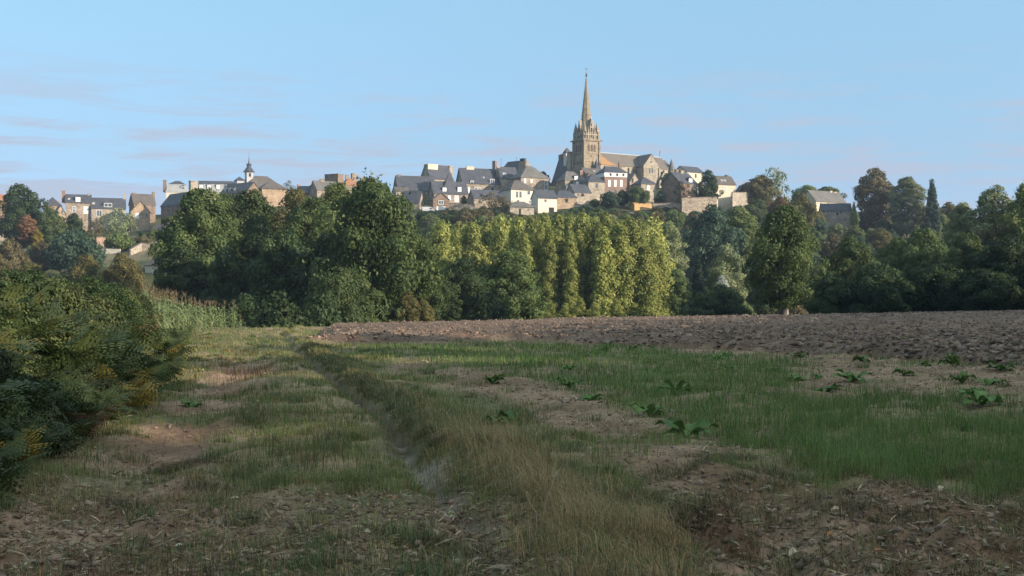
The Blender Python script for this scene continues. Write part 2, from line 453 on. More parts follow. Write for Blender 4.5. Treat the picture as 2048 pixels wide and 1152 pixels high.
def micro_h(X, Y):
    X = np.asarray(X, dtype=float); Y = np.asarray(Y, dtype=float)
    near = 1 - sstep(70, 110, Y)
    dr = X - x_rut(Y) + 0.14 * (fbm(X * 0.5, Y * 0.5, 3, 3) - 0.5)
    dl = X - x_track(Y) + 0.3 * (fbm(X * 0.7, Y * 0.7, 5, 2) - 0.5)
    z = -0.12 * np.exp(-(dr / 0.13) ** 2) * (0.45 + 0.55 * sstep(8.5, 11, Y)) + 0.11 * np.exp(-((dr - 0.55) / 0.40) ** 2) + 0.05 * np.exp(-((dr + 0.7) / 0.5) ** 2)
    z = z - 0.06 * np.exp(-(dl / 0.45) ** 4)
    z = z * near * (0.35 + 0.65 * sstep(4, 8, Y))
    db = x_brack(Y) - X
    z = z + near * (0.95 * sstep(0.0, 2.8, db) + 0.45 * sstep(2.5, 7, db))
    z = z + near * sstep(4.5, 8.5, Y) * (0.20 * (fbm(X * 0.8, Y * 0.8, 11, 3) - 0.5) + 0.08 * (fbm(X * 3.1, Y * 3.1, 12, 3) - 0.5))
    # clod mounds left by the plough in the near corner
    rough = sstep(10.8, 9.0, Y) * sstep(0.6, 1.6, X) + 0.5 * sstep(9.5, 8, Y)
    z = z + near * rough * (0.34 * (fbm(X * 1.4, Y * 1.4, 21, 3) - 0.5) + 0.13 * (fbm(X * 6, Y * 6, 22, 2) - 0.5))
    for (mx, my, mr_, mh) in ((1.32, 8.35, 0.26, 0.20), (1.75, 10.4, 0.42, 0.18), (2.9, 9.3, .3, .12), (.8, 9.6, .22, .08), (2.8, 11.6, 0.4, 0.10), (-1.75, 9.9, 0.35, 0.06), (-2.6, 12.4, 0.3, 0.08)):
        z = z + mh * np.exp(-((X - mx) ** 2 + (Y - my) ** 2) / mr_ ** 2) * (0.7 + 0.6 * fbm(X * 7, Y * 7, 31, 2))
    p = is_plough(X, Y)
    fur = Y - y_plough(X)
    far = sstep(190, 120, Y)
    wob = 0.8 * fbm(X * 0.25, Y * 0.25, 42, 2)
    z = z - 0.14 * np.exp(-((fur + .15) / .4) ** 2) * sstep(1, 4, X) * far + p * far * (0.16 + 0.10 * sstep(2, 7, X) + 0.13 * np.sin(2 * math.pi * (fur / 2.4 + wob)) * (1 - sstep(60, 120, Y) * 0.5) + 0.22 * (fbm(X * 1.6, Y * 1.6, 43, 3) - 0.5))
    return z

def H(X, Y):
    return base_h(X, Y) + micro_h(X, Y)

def h1(X, Y):
    return float(H(np.array([X]), np.array([Y]))[0])

# vegetation zones as functions of the ground position
def zones(X, Y):
    u = CU + F * X / np.maximum(Y, 1.0); y = HY + F * EYE / np.maximum(Y, 1.0)
    n1 = fbm(X * 0.55, Y * 0.55, 51, 3); n2 = fbm(X * 1.6, Y * 1.6, 52, 3); n3 = fbm(X * 0.22, Y * 0.12, 53, 3)
    pl = is_plough(X, Y)
    dr = X - x_rut(Y) + 0.14 * (fbm(X * 0.5, Y * 0.5, 3, 3) - 0.5); dl = X - x_track(Y); db = X - x_brack(Y)
    # fresh green cereal strips in the field
    top = np.interp(u, [1150, 1250, 1400, 1700, 2048, 2400], [890, 800, 764, 786, 800, 800]); bot = np.interp(u, [1150, 1300, 1450, 1620, 1800, 2048, 2400], [880, 850, 905, 985, 1000, 1000, 1000])
    g1 = sstep(-25, 45, y - top + 70 * (n2 - .5)) * sstep(-30, 50, bot - y + 90 * (n2 - .5)) * sstep(1150, 1480, u)
    top2 = np.interp(u, [640, 1000, 1250, 1500], [690, 684, 694, 715]); bot2 = np.interp(u, [640, 800, 1000, 1250, 1500, 1650], [702, 720, 750, 795, 800, 760])
    g2 = sstep(-5, 8, y - top2 + 14 * (n2 - .5)) * sstep(-12, 22, bot2 - y + 30 * (n2 - .5)) * sstep(640, 740, u) * sstep(1680, 1520, u)
    g3 = sstep(0.60, 0.72, n1) * 0.9
    edge = np.interp(y, [640, 700, 800, 900, 1000, 1152], [610, 690, 960, 1180, 1330, 1330])
    fieldside = sstep(-40, 60, u - edge + 220 * (n1 - 0.5))
    green = np.clip(np.maximum(np.maximum(g1, g2), g3 * fieldside * (1 - sstep(10.6, 9.2, Y + 1.2 * (n1 - .5)))), 0, 1) * (1 - pl)
    return dict(u=u, y=y, n1=n1, n2=n2, n3=n3, pl=pl, dr=dr, dl=dl, db=db, g1=g1 * (1 - pl), g2=g2 * (1 - pl), green=green, field=fieldside * (1 - pl))

def ground_colour(X, Y):
    z = zones(X, Y)
    def mix(a, b, t): return a + (b - a) * t[..., None]
    c = lambda *v: np.array(v, dtype=float)
    base = mix(c(.118, .078, .052) + np.zeros(X.shape + (3,)), c(.19, .135, .094), sstep(.35, .65, z['n2']))
    # grassy verge and lane
    lane = mix(c(.085, .085, .042) + np.zeros(X.shape + (3,)), c(.17, .135, .085), sstep(.35, .68, z['n1']))
    col = mix(lane, base, z['field'] * .85)
    dirt = np.exp(-(z['dl'] / .75) ** 4) * sstep(.27, .42, z['n1'] + .25 * (z['n2'] - .5)) * (1 - sstep(26, 42, Y))
    near = sstep(10.8, 8.6, Y + 2.0 * (z['n1'] - .5)) * sstep(-.3, .9, -z['dl'] * 0 + (x_rut(Y) - .9) - X)
    near = np.maximum(near, sstep(10.4, 8.8, Y + 1.6 * (z['n1'] - .5)) * sstep(.7, 1.4, X))
    col = mix(col, mix(c(.115, .074, .05) + np.zeros(X.shape + (3,)), c(.195, .138, .10), sstep(.35, .65, z['n2'])), np.clip(dirt + .85 * near, 0, 1))
    rut = np.exp(-(z['dr'] / .19) ** 2) * (1 - sstep(25, 45, Y))
    stony = rut * sstep(.42, .6, z['n2']) * (Y < 13.5)
    col = mix(col, c(.06, .05, .034), rut * .9)  # darker rut soil, with the groove's shade put into the colour
    col = mix(col, c(.19, .165, .14), stony * .8)
    col = mix(col, c(.065, .085, .032), np.clip(z['green'], 0, 1) * .42)
    pl = mix(c(.082, .058, .045) + np.zeros(X.shape + (3,)), c(.13, .096, .075), sstep(.3, .7, z['n2']))
    col = mix(col, pl, z['pl'])
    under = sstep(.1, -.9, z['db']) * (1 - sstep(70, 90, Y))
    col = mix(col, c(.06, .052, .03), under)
    # beyond the brow: meadow and woodland floor
    u = np.clip(z['u'], -600, 2700)
    ye = np.interp(u, U_E, YE_D)
    far = sstep(2, 14, Y - ye)
    wood = mix(c(.045, .058, .022) + np.zeros(X.shape + (3,)), c(.10, .105, .04), sstep(.4, .62, fbm(X * .05, Y * .05, 61, 3)))
    gard = far * sstep(360, 300, z['u']) * sstep(385, 415, Y) * sstep(490, 470, Y) * sstep(.38, .55, fbm(X * .12, Y * .2, 66, 3))
    wood = mix(wood, c(.27, .215, .145), gard * .8)
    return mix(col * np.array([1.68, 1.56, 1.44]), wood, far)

def build_ground():
    rows = [-400, -200, -120, -70, -40, -22, -12, -6, -2, 1, 2.5, 3.6]
    y = 4.4
    while y < 200:
        rows.append(y); y *= 1.0095 if y < 60 else 1.014
    while y < 720:
        rows.append(y); y += 5
    rows += [800, 950, 1200, 1600, 2200, 3000, 4200, 6000, 9000]
    rows = np.array(rows)
    s = np.linspace(-1, 1, 471)
    Wd = np.maximum(np.abs(rows) * 0.62, 4.0) + 0.8
    Xc = s[None, :] * Wd[:, None]
    out = np.array([4, 12, 30, 70, 150, 400, 1200, 5000.])
    Xl = -(Wd[:, None] + out[::-1][None, :]); Xr = Wd[:, None] + out[None, :]
    X = np.concatenate([Xl, Xc, Xr], axis=1); Y = np.repeat(rows[:, None], X.shape[1], axis=1)
    Z = H(X, Y)
    R, Cn = X.shape
    idx = np.arange(R * Cn).reshape(R, Cn)
    fc = np.stack([idx[:-1, :-1], idx[:-1, 1:], idx[1:, 1:], idx[1:, :-1]], axis=-1).reshape(-1, 4)
    colr = ground_colour(X.ravel(), Y.ravel())
    me = np_mesh("ground", np.stack([X.ravel(), Y.ravel(), Z.ravel()], axis=1), fc, 4, colr, smooth=True)
    m, nt, b = new_mat("field_earth")
    n, l = nt.nodes.new, nt.links.new
    at = n("ShaderNodeAttribute"); at.attribute_name = "Col"
    tc = n("ShaderNodeTexCoord")
    n1 = n("ShaderNodeTexNoise"); n1.inputs["Scale"].default_value = 9.0; n1.inputs["Detail"].default_value = 8; n1.inputs["Roughness"].default_value = 0.65
    l(tc.outputs["Object"], n1.inputs["Vector"])
    mr = n("ShaderNodeMapRange"); mr.inputs["From Min"].default_value = 0.3; mr.inputs["From Max"].default_value = 0.7
    mr.inputs["To Min"].default_value = 0.6; mr.inputs["To Max"].default_value = 1.35
    l(n1.outputs["Fac"], mr.inputs["Value"])
    hs = n("ShaderNodeHueSaturation"); l(at.outputs["Color"], hs.inputs["Color"]); l(mr.outputs["Result"], hs.inputs["Value"])
    l(hs.outputs["Color"], b.inputs["Base Color"])
    b.inputs["Roughness"].default_value = 0.95; b.inputs["Specular IOR Level"].default_value = 0.15
    bp = n("ShaderNodeBump"); bp.inputs["Strength"].default_value = 0.8; bp.inputs["Distance"].default_value = 0.05
    l(n1.outputs["Fac"], bp.inputs["Height"]); l(bp.outputs["Normal"], b.inputs["Normal"])
    o = link_mesh("ground", me, m)
    tag(o, "rutted field lane, ploughed brow and the hill under the town", None, None, 'structure')
build_ground()
# ------------------------------------------------------------------ the town on the hill
WARN = []
GRP_H = "slate-roofed houses of the hilltop town"

def solve_x(u, X0, Y0, c, s):
    """distance along a facade that starts at (X0, Y0) in direction (c, s) to reach photo column u"""
    k = (u - CU) / F
    return (k * Y0 - X0) / (c - k * s)

def window_parts(parent, x0, x1, z0, z1, yf, kind='w'):
    """window on a front plane y = yf facing -y: frame bars with a pane inside; shutters or solid doors for the other kinds"""
    w, hgt = x1 - x0, z1 - z0
    b = MB()
    if kind in ('w', 'n', 'k'):                       # w white frame, n narrow stone-framed, k dark opening
        t = 0.16 if kind == 'w' else 0.10
        t = min(t, w * .22, hgt * .22)
        y0, y1 = yf - 0.10, yf + 0.05
        b.box(x0, y0, z0, x0 + t, y1, z1); b.box(x1 - t, y0, z0, x1, y1, z1)
        b.box(x0 + t, y0, z1 - t, x1 - t, y1, z1); b.box(x0 + t, y0, z0, x1 - t, y1, z0 + t)
        if kind == 'w':
            xm = (x0 + x1) / 2; b.box(xm - t * .4, y0 + .02, z0 + t, xm + t * .4, y1, z1 - t)
            if hgt > 1.6 * w:
                zm = z0 + hgt * .62
                b.box(x0 + t, y0 + .025, zm - t * .35, xm - t * .4, y1, zm + t * .35); b.box(xm + t * .4, y0 + .025, zm - t * .35, x1 - t, y1, zm + t * .35)
        fr = b.build('window', M['white'] if kind == 'w' else M['stone_pale'], parent)
        p = MB(); p.box(x0 + t * .8, yf - 0.03, z0 + t * .8, x1 - t * .8, yf + 0.04, z1 - t * .8)
        p.build('pane', M['dark'] if kind == 'k' else M['glass'], fr)
        return fr
    if kind == 's':                                   # closed white shutters
        xm = (x0 + x1) / 2
        b.box(x0, yf - .09, z0, xm - .02, yf + .04, z1); b.box(xm + .02, yf - .09, z0, x1, yf + .04, z1)
        b.box(x0 - .06, yf - .05, z0 - .1, x1 + .06, yf + .03, z0 - .01)
        return b.build('shuttered_window', M['white'], parent)
    if kind == 'g':                                   # white garage or house door with ribs
        n = 5
        for k in range(n):
            b.box(x0, yf - .08 + .015 * (k % 2), z0 + hgt * k / n, x1, yf + .04, z0 + hgt * (k + 1) / n)
        return b.build('garage_door', M['white'], parent)
    if kind == 'd':                                   # dark doorway
        b.box(x0, yf - .06, z0, x1, yf + .05, z1)
        return b.build('doorway', M['dark'], parent)

def roof_solid(kind, W, D, hw, hr, ov, inset=0.0):
    b = MB()
    if kind == 'gable':
        t = 0.22
        sl = (hr - hw) / (D / 2)
        ze = hw - ov * sl
        for sgn in (0, 1):
            if sgn == 0: ya, yb = -ov, D / 2
            else: ya, yb = D + ov, D / 2
            lo = [(-ov, ya, ze), (W + ov, ya, ze), (W + ov, yb, hr), (-ov, yb, hr)]
            if sgn: lo = [lo[1], lo[0], lo[3], lo[2]]
            b.hexa([(p[0], p[1], p[2] + .02) for p in lo], [(p[0], p[1], p[2] + t + .02) for p in lo])
    elif kind == 'gfront':
        t = 0.22
        sl = (hr - hw) / (W / 2)
        ze = hw - ov * sl
        for sgn in (0, 1):
            xa = -ov if sgn == 0 else W + ov
            lo = [(xa, -ov, ze), (W / 2, -ov, hr), (W / 2, D + ov, hr), (xa, D + ov, ze)]
            if sgn: lo = [lo[1], lo[0], lo[3], lo[2]]
            b.hexa([(p[0], p[1], p[2] + .02) for p in lo], [(p[0], p[1], p[2] + t + .02) for p in lo])
    elif kind == 'hip':
        i = min(inset if inset else D / 2, W / 2 - 1e-3)
        ze = hw - .08
        b.add([(-ov, -ov, ze), (W + ov, -ov, ze), (W + ov, D + ov, ze), (-ov, D + ov, ze),
               (-ov, -ov, ze + .18), (W + ov, -ov, ze + .18), (W + ov, D + ov, ze + .18), (-ov, D + ov, ze + .18),
               (i, D / 2, hr), (W - i, D / 2, hr)],
              [(3, 2, 1, 0), (0, 1, 5, 4), (1, 2, 6, 5), (2, 3, 7, 6), (3, 0, 4, 7), (4, 5, 9, 8), (5, 6, 9), (6, 7, 8, 9), (7, 4, 8)])
    elif kind == 'mansard':
        hm = hw + (hr - hw) * .68
        i = min(1.0, D * .12)
        b.hexa([(-ov, -ov, hw - .06), (W + ov, -ov, hw - .06), (W + ov, D + ov, hw - .06), (-ov, D + ov, hw - .06)],
               [(i, i, hm), (W - i, i, hm), (W - i, D - i, hm), (i, D - i, hm)])
    elif kind == 'flat':
        b.box(-.12, -.12, hr - .25, W + .12, D + .12, hr)
    return b

def fit_y(u, yb, y0, lo=330.0, hi=540.0):
    """the distance near y0 at which the slope shows at photo row yb"""
    Ys = np.arange(lo, hi, 1.0)
    e = HY - (base_h(xpx(u, Ys), Ys) - EYE) * F / Ys - yb
    ok = np.where(np.abs(e) < 1.2)[0]
    if not len(ok): ok = np.array([int(np.argmin(np.abs(e)))])
    return float(Ys[ok[np.argmin(np.abs(Ys[ok] - y0))]])

def house(label, u0, u1, yb, ye, yr, Y, rot=15.0, D=8.0, roof='gable', wall='stone', slate='slate', chims=(), wins=(), dorms=(),
          name='stone_house', cat='house', inset=0.0, ov=0.3, group=GRP_H, chim_mat=None, lights=()):
    if 5 <= rot <= 26 and roof != 'mansard': rot += 8      # the streets run askew to the view
    r = math.radians(rot); c, s = math.cos(r), math.sin(r)
    if name in ('garden_shed', 'outbuilding'): Y = fit_y(u0, yb - 1, Y)
    X0, zb = xpx(u0, Y), zpx(yb, Y)
    W = solve_x(u1, X0, Y, c, s)
    hw = zpx(ye, Y + W * .5 * s) - zb
    mid = Y + D / 2 * c + W / 2 * s
    hr = (zpx(yr, mid) if roof != 'flat' else zpx(yr, Y)) - zb
    if roof == 'gfront': hr = zpx(yr, Y + W / 2 * s) - zb
    corners = [(X0, Y), (X0 + W * c, Y + W * s), (X0 - D * s, Y + D * c), (X0 + W * c - D * s, Y + W * s + D * c)]
    zg = [float(base_h(np.array([a]), np.array([b_]))[0]) for a, b_ in corners]
    foot = min(min(zg) - .4, zb) - zb
    if max(zg[:2]) - zb > 2.5 or min(zg[:2]) - zb < -6: WARN.append((label[:40], round(max(zg[:2]) - zb, 1), round(min(zg[:2]) - zb, 1)))
    root = empty(name, (X0, Y, zb), r)
    tag(root, label, cat, group)
    # walls
    b = MB()
    if roof == 'flat': hw = hr - .2
    b.box(0, 0, foot, W, D, hw)
    if roof == 'gable':
        b.prism_yz([(0.001, hw), (D - .001, hw), (D / 2, hr)], 0.001, 0.35); b.prism_yz([(0.001, hw), (D - .001, hw), (D / 2, hr)], W - .35, W - .001)
    if roof == 'gfront':
        b.prism_xz([(0.001, hw), (W - .001, hw), (W / 2, hr)], 0.001, 0.35); b.prism_xz([(0.001, hw), (W - .001, hw), (W / 2, hr)], D - .35, D - .001)
    b.build('wall', M[wall], root)
    rf = roof_solid(roof, W, D, hw, hr, ov, inset).build('roof', M[slate] if isinstance(slate, str) else slate, root)
    if roof == 'mansard':
        hm = hw + (hr - hw) * .68; i = min(1.0, D * .12)
        t = MB(); t.add([(i - .15, i - .15, hm + .02), (W - i + .15, i - .15, hm + .02), (W - i + .15, D - i + .15, hm + .02), (i - .15, D - i + .15, hm + .02),
                         (i + 2.5, D / 2, hr), (W - i - 2.5, D / 2, hr)], [(3, 2, 1, 0), (0, 1, 5, 4), (1, 2, 5), (2, 3, 4, 5), (3, 0, 4)])
        t.build('upper_roof', M['slate'], root)
    # chimneys: (centre column, width in columns, top row[, depth m[, y fraction[, material]]])
    for ch in chims:
        uc, wp, yt = ch[:3]
        dp = ch[3] if len(ch) > 3 else 0.9
        fy = ch[4] if len(ch) > 4 else 0.5
        mt = ch[5] if len(ch) > 5 else (chim_mat or wall)
        yl = fy * D
        xo, yo = X0 - yl * s, Y + yl * c
        xc = solve_x(uc, xo, yo, c, s)
        wm = wp / F * yo / max(.3, c)
        zt = zpx(yt, yo + xc * s) - zb
        z0 = hw
        k = MB(); k.box(xc - wm / 2, yl - dp / 2, z0, xc + wm / 2, yl + dp / 2, zt - .3)
        k.box(xc - wm / 2 - .08, yl - dp / 2 - .08, zt - .3, xc + wm / 2 + .08, yl + dp / 2 + .08, zt)
        co = k.build('chimney', M[mt], rf)
    for (ua, ya, ub, yb_, kd) in wins:
        xa, xb = solve_x(ua, X0, Y, c, s), solve_x(ub, X0, Y, c, s)
        d1 = Y + (xa + xb) / 2 * s
        xa, xb = max(.1, xa), min(W - .1, xb)
        window_parts(root, xa, xb, zpx(yb_, d1) - zb, zpx(ya, d1) - zb, 0.0, kd)
    # dormers: (centre column, width columns, sill row, head row[, kind])
    for dm in dorms:
        uc, wp, ysill, yhead = dm[:4]
        kd = dm[4] if len(dm) > 4 else 's'
        zs = zpx(ysill, Y + 1) - zb
        yl = max(0.05, D / 2 * (zs - hw) / max(.1, hr - hw)) if roof != 'mansard' else .2
        xo, yo = X0 - yl * s, Y + yl * c
        xc = solve_x(uc, xo, yo, c, s)
        wm = wp / F * yo / c
        dd = yo + xc * s
        zs, zh = zpx(ysill, dd) - zb, zpx(yhead, dd) - zb
        yback = min(D / 2, D / 2 * (zh - hw) / max(.1, hr - hw) + .4)
        if roof == 'mansard': yback = yl + 1.6
        b = MB(); b.box(xc - wm / 2, yl, zs - .3, xc + wm / 2, yback, zh)
        do = b.build('dormer', M[slate] if isinstance(slate, str) else M['slate'], root)
        window_parts(do, xc - wm / 2 + .04, xc + wm / 2 - .04, zs, zh - .06, yl, kd)
        t = MB(); pk = wm * .32
        t.prism_xz([(xc - wm / 2 - .15, zh + .01), (xc + wm / 2 + .15, zh + .01), (xc, zh + pk)], yl - .15, yback + .3)
        t.build('dormer_roof', M['slate'], do)
    # roof lights: (centre column, width columns, centre row, height rows)
    for (uc, wp, yc, hp) in lights:
        zc_ = zpx(yc, Y + 2) - zb
        yl = D / 2 * (zc_ - hw) / max(.1, hr - hw)
        xo, yo = X0 - yl * s, Y + yl * c
        xc = solve_x(uc, xo, yo, c, s); dd = yo + xc * s
        zc_ = zpx(yc, dd) - zb
        wm, hm_ = wp / F * dd / c, hp / F * dd
        sl = (hr - hw) / (D / 2); dy = hm_ / sl / 2
        yl = D / 2 * (zc_ - hw) / max(.1, hr - hw)
        o_ = .30
        q = [(xc - wm / 2, yl - dy, zc_ - hm_ / 2), (xc + wm / 2, yl - dy, zc_ - hm_ / 2), (xc + wm / 2, yl + dy, zc_ + hm_ / 2), (xc - wm / 2, yl + dy, zc_ + hm_ / 2)]
        b = MB(); b.hexa([(p[0], p[1], p[2] + .1) for p in q], [(p[0], p[1], p[2] + o_) for p in q])
        b.build('skylight', M['lead'], rf)
    return root, dict(W=W, hw=hw, hr=hr, zb=zb, X0=X0, c=c, s=s, D=D)

S = 's'; Wn = 'w'
# --- the left-hand row ---------------------------------------------------
house("low russet-roofed house at the end of the row, behind the tall dark tree", -40, 14, 440, 412, 389, 520, 12, 8, slate='tile', wall='stone_dark')
house("small house whose hipped blue roof peeps out beside the tall brick chimney", 88, 123, 432, 411, 394, 530, 15, 8, 'hip', 'stone_orange', chims=[(118, 4, 402)], inset=3.6)
house("little gabled annex of orange stone against the chimney end of the two-storey house", 112, 131, 452, 427, 411, 478, 30, 7, 'gfront', 'stone_orange', wins=[(122, 420, 126, 428, 'n')])
house("two-storey tan stone house with a tall brick chimney and one white dormer", 131, 182, 454, 405, 390, 490, 12, 8, chims=[(127, 6, 381, 1.0, .5, 'brick'), (177, 4, 387)],
      wins=[(145, 413, 152, 426, Wn), (167, 413, 177, 427, S)], dorms=[(156, 9, 404, 394, S)], lights=[(138, 4, 399, 4)])
house("cream house under a long slate roof with a wide white box dormer", 183, 251, 452, 417, 397, 492, 12, 9, wall='stone_pale', chims=[(249, 5, 388)],
      wins=[(193, 420, 204, 433, Wn), (226, 420, 233, 432, Wn), (196, 438, 203, 450, Wn)], dorms=[(216, 15, 414, 406, Wn)], lights=[(187, 5, 408, 4)])
house("brown stone house with two end chimneys under bare slates, beside the long shaded house", 268, 311, 440, 408, 389, 505, 24, 8, 'gable', 'stone_dark', 'slate_brown', chims=[(268, 5, 386), (307, 4, 384)],
      wins=[(302, 409, 306, 416, 'n')])
house("gable-fronted house with one bright white window below the bare slate roof with two chimneys", 262, 300, 452, 424, 402, 482, 14, 8, 'gfront', 'stone_orange', 'slate_brown', wins=[(271, 426, 278, 437, S), (291, 426, 296, 435, 'n')])
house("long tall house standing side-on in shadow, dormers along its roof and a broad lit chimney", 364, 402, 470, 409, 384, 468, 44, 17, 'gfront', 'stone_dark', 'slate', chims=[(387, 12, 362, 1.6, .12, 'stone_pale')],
      name='tall_house')
house("white house with a pale grey mansard roof and a narrow chimney at its corner", 332, 374, 440, 384, 362, 520, 10, 9, 'mansard', 'white_wall', 'slate_grey', chims=[(329.5, 6, 360, 2.2, .2, 'brick')],
      wins=[(358, 388, 366, 398, 'n')], dorms=[(366, 8, 382, 372, Wn)], name='mansard_house')
house("long building with a light grey mansard and a row of round-topped white dormers", 376, 478, 420, 385, 362, 540, 8, 12, 'mansard', 'cream', 'slate_grey',
      dorms=[(402, 7, 378, 369, S), (418, 7, 378, 369, S), (436, 7, 378, 369, S), (455, 7, 378, 369, S)], name='mansard_house', wins=[(400, 387, 405, 396, 'n'), (420, 387, 425, 396, 'n')])
hall, hd = house("big hip-roofed town hall carrying a little clock turret with a needle spire", 492, 572, 425, 378, 352, 545, 22, 14, 'hip', 'stone_orange', 'slate_brown', name='town_hall', cat='public building', inset=6.5,
      wins=[(497, 380, 503, 390, Wn)])
house("square wing of orange stone with a low brown hip roof, set before the clock turret", 524, 576, 425, 378, 362, 528, 20, 10, 'hip', 'stone_orange', 'slate_brown', ov=.5)
house("low wing with dark blue roof and a line of dormers, beside the orange wing", 440, 492, 420, 386, 367, 525, -34, 9, 'gable', 'stone_dark', dorms=[(450, 5, 384, 376, Wn), (459, 5, 384, 376, Wn), (468, 5, 384, 376, Wn)])
house("tiny pyramid-roofed pavilion rising over the mansard, near the clock turret", 474, 489, 385, 361, 353, 550, 20, 5, 'hip', 'lead', 'slate', inset=2.4)
house("small house with a brick chimney half hidden behind the pale bushy tree on the ridge", 603, 628, 405, 386, 373, 530, 18, 7, wall='stone_dark', chims=[(597, 5, 369, .9, .5, 'pot'), (622, 5, 371)])
house("slate house with one stout chimney, below the windowless brown tower-like gable", 634, 678, 400, 380, 363, 525, 25, 8, 'gable', 'stone', 'slate_pale', chims=[(644, 7, 358)], dorms=[(655, 7, 381, 374, 'k')])
house("tall windowless brown house end rising square above the tree tops", 676, 687, 400, 350, 347, 545, 62, 7.5, 'flat', 'stone_dark', 'stone_dark', name='square_house')
house("house with a small brick hip roof between two square brown chimneys", 688, 722, 395, 371, 355, 548, 20, 9, 'hip', 'stone', 'tile', chims=[(708, 9, 347, 1.8), (694, 5, 350)])
house("house marked by three clustered square chimneys, next to the main oak's crown", 720, 778, 395, 377, 366, 550, 18, 8, wall='stone_dark', slate='slate_brown', chims=[(726, 10, 356, 1.4), (740, 9, 358, 1.5), (748, 5, 357)])
# --- the middle of the town ---------------------------------------------
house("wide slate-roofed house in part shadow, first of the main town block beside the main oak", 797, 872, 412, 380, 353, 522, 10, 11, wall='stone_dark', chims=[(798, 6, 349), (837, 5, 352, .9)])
house("low brown-roofed shed under the wide slate roof beside the main oak", 792, 818, 405, 383, 375, 500, 12, 6, 'gable', 'stone_pale', 'slate_brown')
house("small stone cottage with a dark slate roof and one white dormer, beside the white van", 802, 838, 428, 405, 383, 482, -14, 6.5, wall='stone', dorms=[(812, 7, 408, 399, S)], wins=[(816, 418, 820, 425, S)])
house("tall house with an enormous cream chimney block, highest at its end of the town block", 862, 906, 395, 358, 331, 540, 26, 10, wall='stone_pale', chims=[(862, 19, 329, 3.6, .5, 'cream'), (901, 7, 332, 1.5, .5, 'stone_pale')])
pyr, pd = house("house with a steep pyramid roof and two white dormers, behind the little garage", 868, 936, 408, 387, 364, 497, 12, 8, wall='stone', wins=[(896, 391, 902, 400, S), (909, 391, 917, 404, S)],
      dorms=[(889, 8, 383, 375, S), (919, 8, 383, 374, S)])
house("small gabled stone garage with a white door and one window above it", 866, 898, 428, 399, 386, 480, 6, 7, 'gfront', 'stone_dark', name='garage', cat='garage', wins=[(877, 401, 887, 409, Wn), (873, 413, 891, 427, 'g')])
house("broad house under twin slate roofs with a wide cream chimney and a white oriel window", 926, 1004, 396, 367, 338, 512, 11, 11, chims=[(940, 15, 333, 1.2, .5, 'cream')],
      wins=[(949, 374, 955, 382, Wn), (957, 374, 962, 382, Wn), (980, 358, 989, 371, Wn), (982, 375, 988, 385, 'k'), (936, 374, 940, 386, S)], dorms=[(944, 7, 368, 361, Wn)], lights=[(968, 3, 356, 3)])
house("house with one square skylight and a lit chimney, above the cream pyramid-roofed house", 1003, 1038, 392, 357, 335, 516, 14, 9, 'gable', 'stone_pale', chims=[(996, 6, 333, 1.0)], lights=[(1009, 7, 349, 5)])
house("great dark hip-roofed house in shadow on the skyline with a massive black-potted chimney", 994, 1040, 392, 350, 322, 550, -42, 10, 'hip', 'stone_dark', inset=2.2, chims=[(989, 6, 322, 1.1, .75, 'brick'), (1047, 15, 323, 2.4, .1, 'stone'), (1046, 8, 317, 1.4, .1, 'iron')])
house("broad tan house with a weathered hip roof, straight above the cream pyramid-roofed house", 1042, 1098, 392, 356, 332, 506, 20, 10, 'hip', 'stone', 'slate_pale', inset=5.5, wins=[(1048, 357, 1052, 366, S), (1061, 358, 1065, 365, S), (1089, 362, 1095, 380, Wn)])
house("cream two-storey house with a pyramid roof and grey shutters", 1022, 1071, 414, 380, 361, 488, 22, 9.5, 'hip', 'white_wall', 'slate_brown', inset=4.4, ov=.45,
      wins=[(1032, 383, 1036, 395, 'n'), (1039, 383, 1043, 395, 'n'), (1055, 382, 1060, 389, 'n'), (1034, 400, 1038, 407, 'n'), (1057, 400, 1062, 408, Wn)])
house("narrow cream house standing above the poplar tops, a dark opening at its foot", 1076, 1114, 440, 396, 381, 470, 14, 7, 'gable', 'white_wall', wins=[(1089, 399, 1093, 404, 'n'), (1098, 415, 1108, 425, 'd'), (1100, 427, 1104, 432, 'n')])
house("low outbuilding with a grey hip roof, below the cream pyramid-roofed house", 1020, 1068, 434, 414, 403, 474, 8, 7, 'hip', 'stone_pale', 'slate_pale', inset=3, ov=.5, wins=[(1038, 417, 1042, 432, 'd')], name='outbuilding')
house("small slate house half masked by a bare brown tree, below the broad twin-roofed house", 948, 1004, 416, 397, 381, 484, 14, 7, wall='stone', dorms=[(968, 8, 395, 389, 'k')])
house("square sandstone house with a hip roof and one round-headed dark window", 1114, 1154, 422, 395, 381, 478, 8, 8, 'hip', 'stone_orange', inset=2.2, wins=[(1130, 397, 1136, 405, 'k')])
house("low pale house with a round dark window beside a narrow one", 1149, 1182, 414, 385, 370, 486, 20, 7, wall='stone_pale', wins=[(1162, 387, 1168, 393, 'k'), (1155, 387, 1158, 393, 'n')])
house("house with yellow ivy beneath its eaves and a tall curved chimney", 1130, 1173, 392, 361, 343, 500, 17, 8, 'hip', 'stone', 'slate_pale', inset=2.6, chims=[(1162, 6, 340, 1.0, .25, 'brick')], dorms=[(1152, 7, 360, 352, S)],
      wins=[(1132, 371, 1137, 382, S), (1152, 363, 1157, 370, S), (1161, 363, 1165, 370, S), (1139, 361, 1146, 368, 'n')])
house("large house end-on with a huge shaded roof slope, tucked against the church tower", 1140, 1185, 390, 378, 303, 562, 38, 15, 'gfront', 'stone_pale', chims=[(1124, 9, 310, 2.0, .96, 'brick')], name='tall_house')
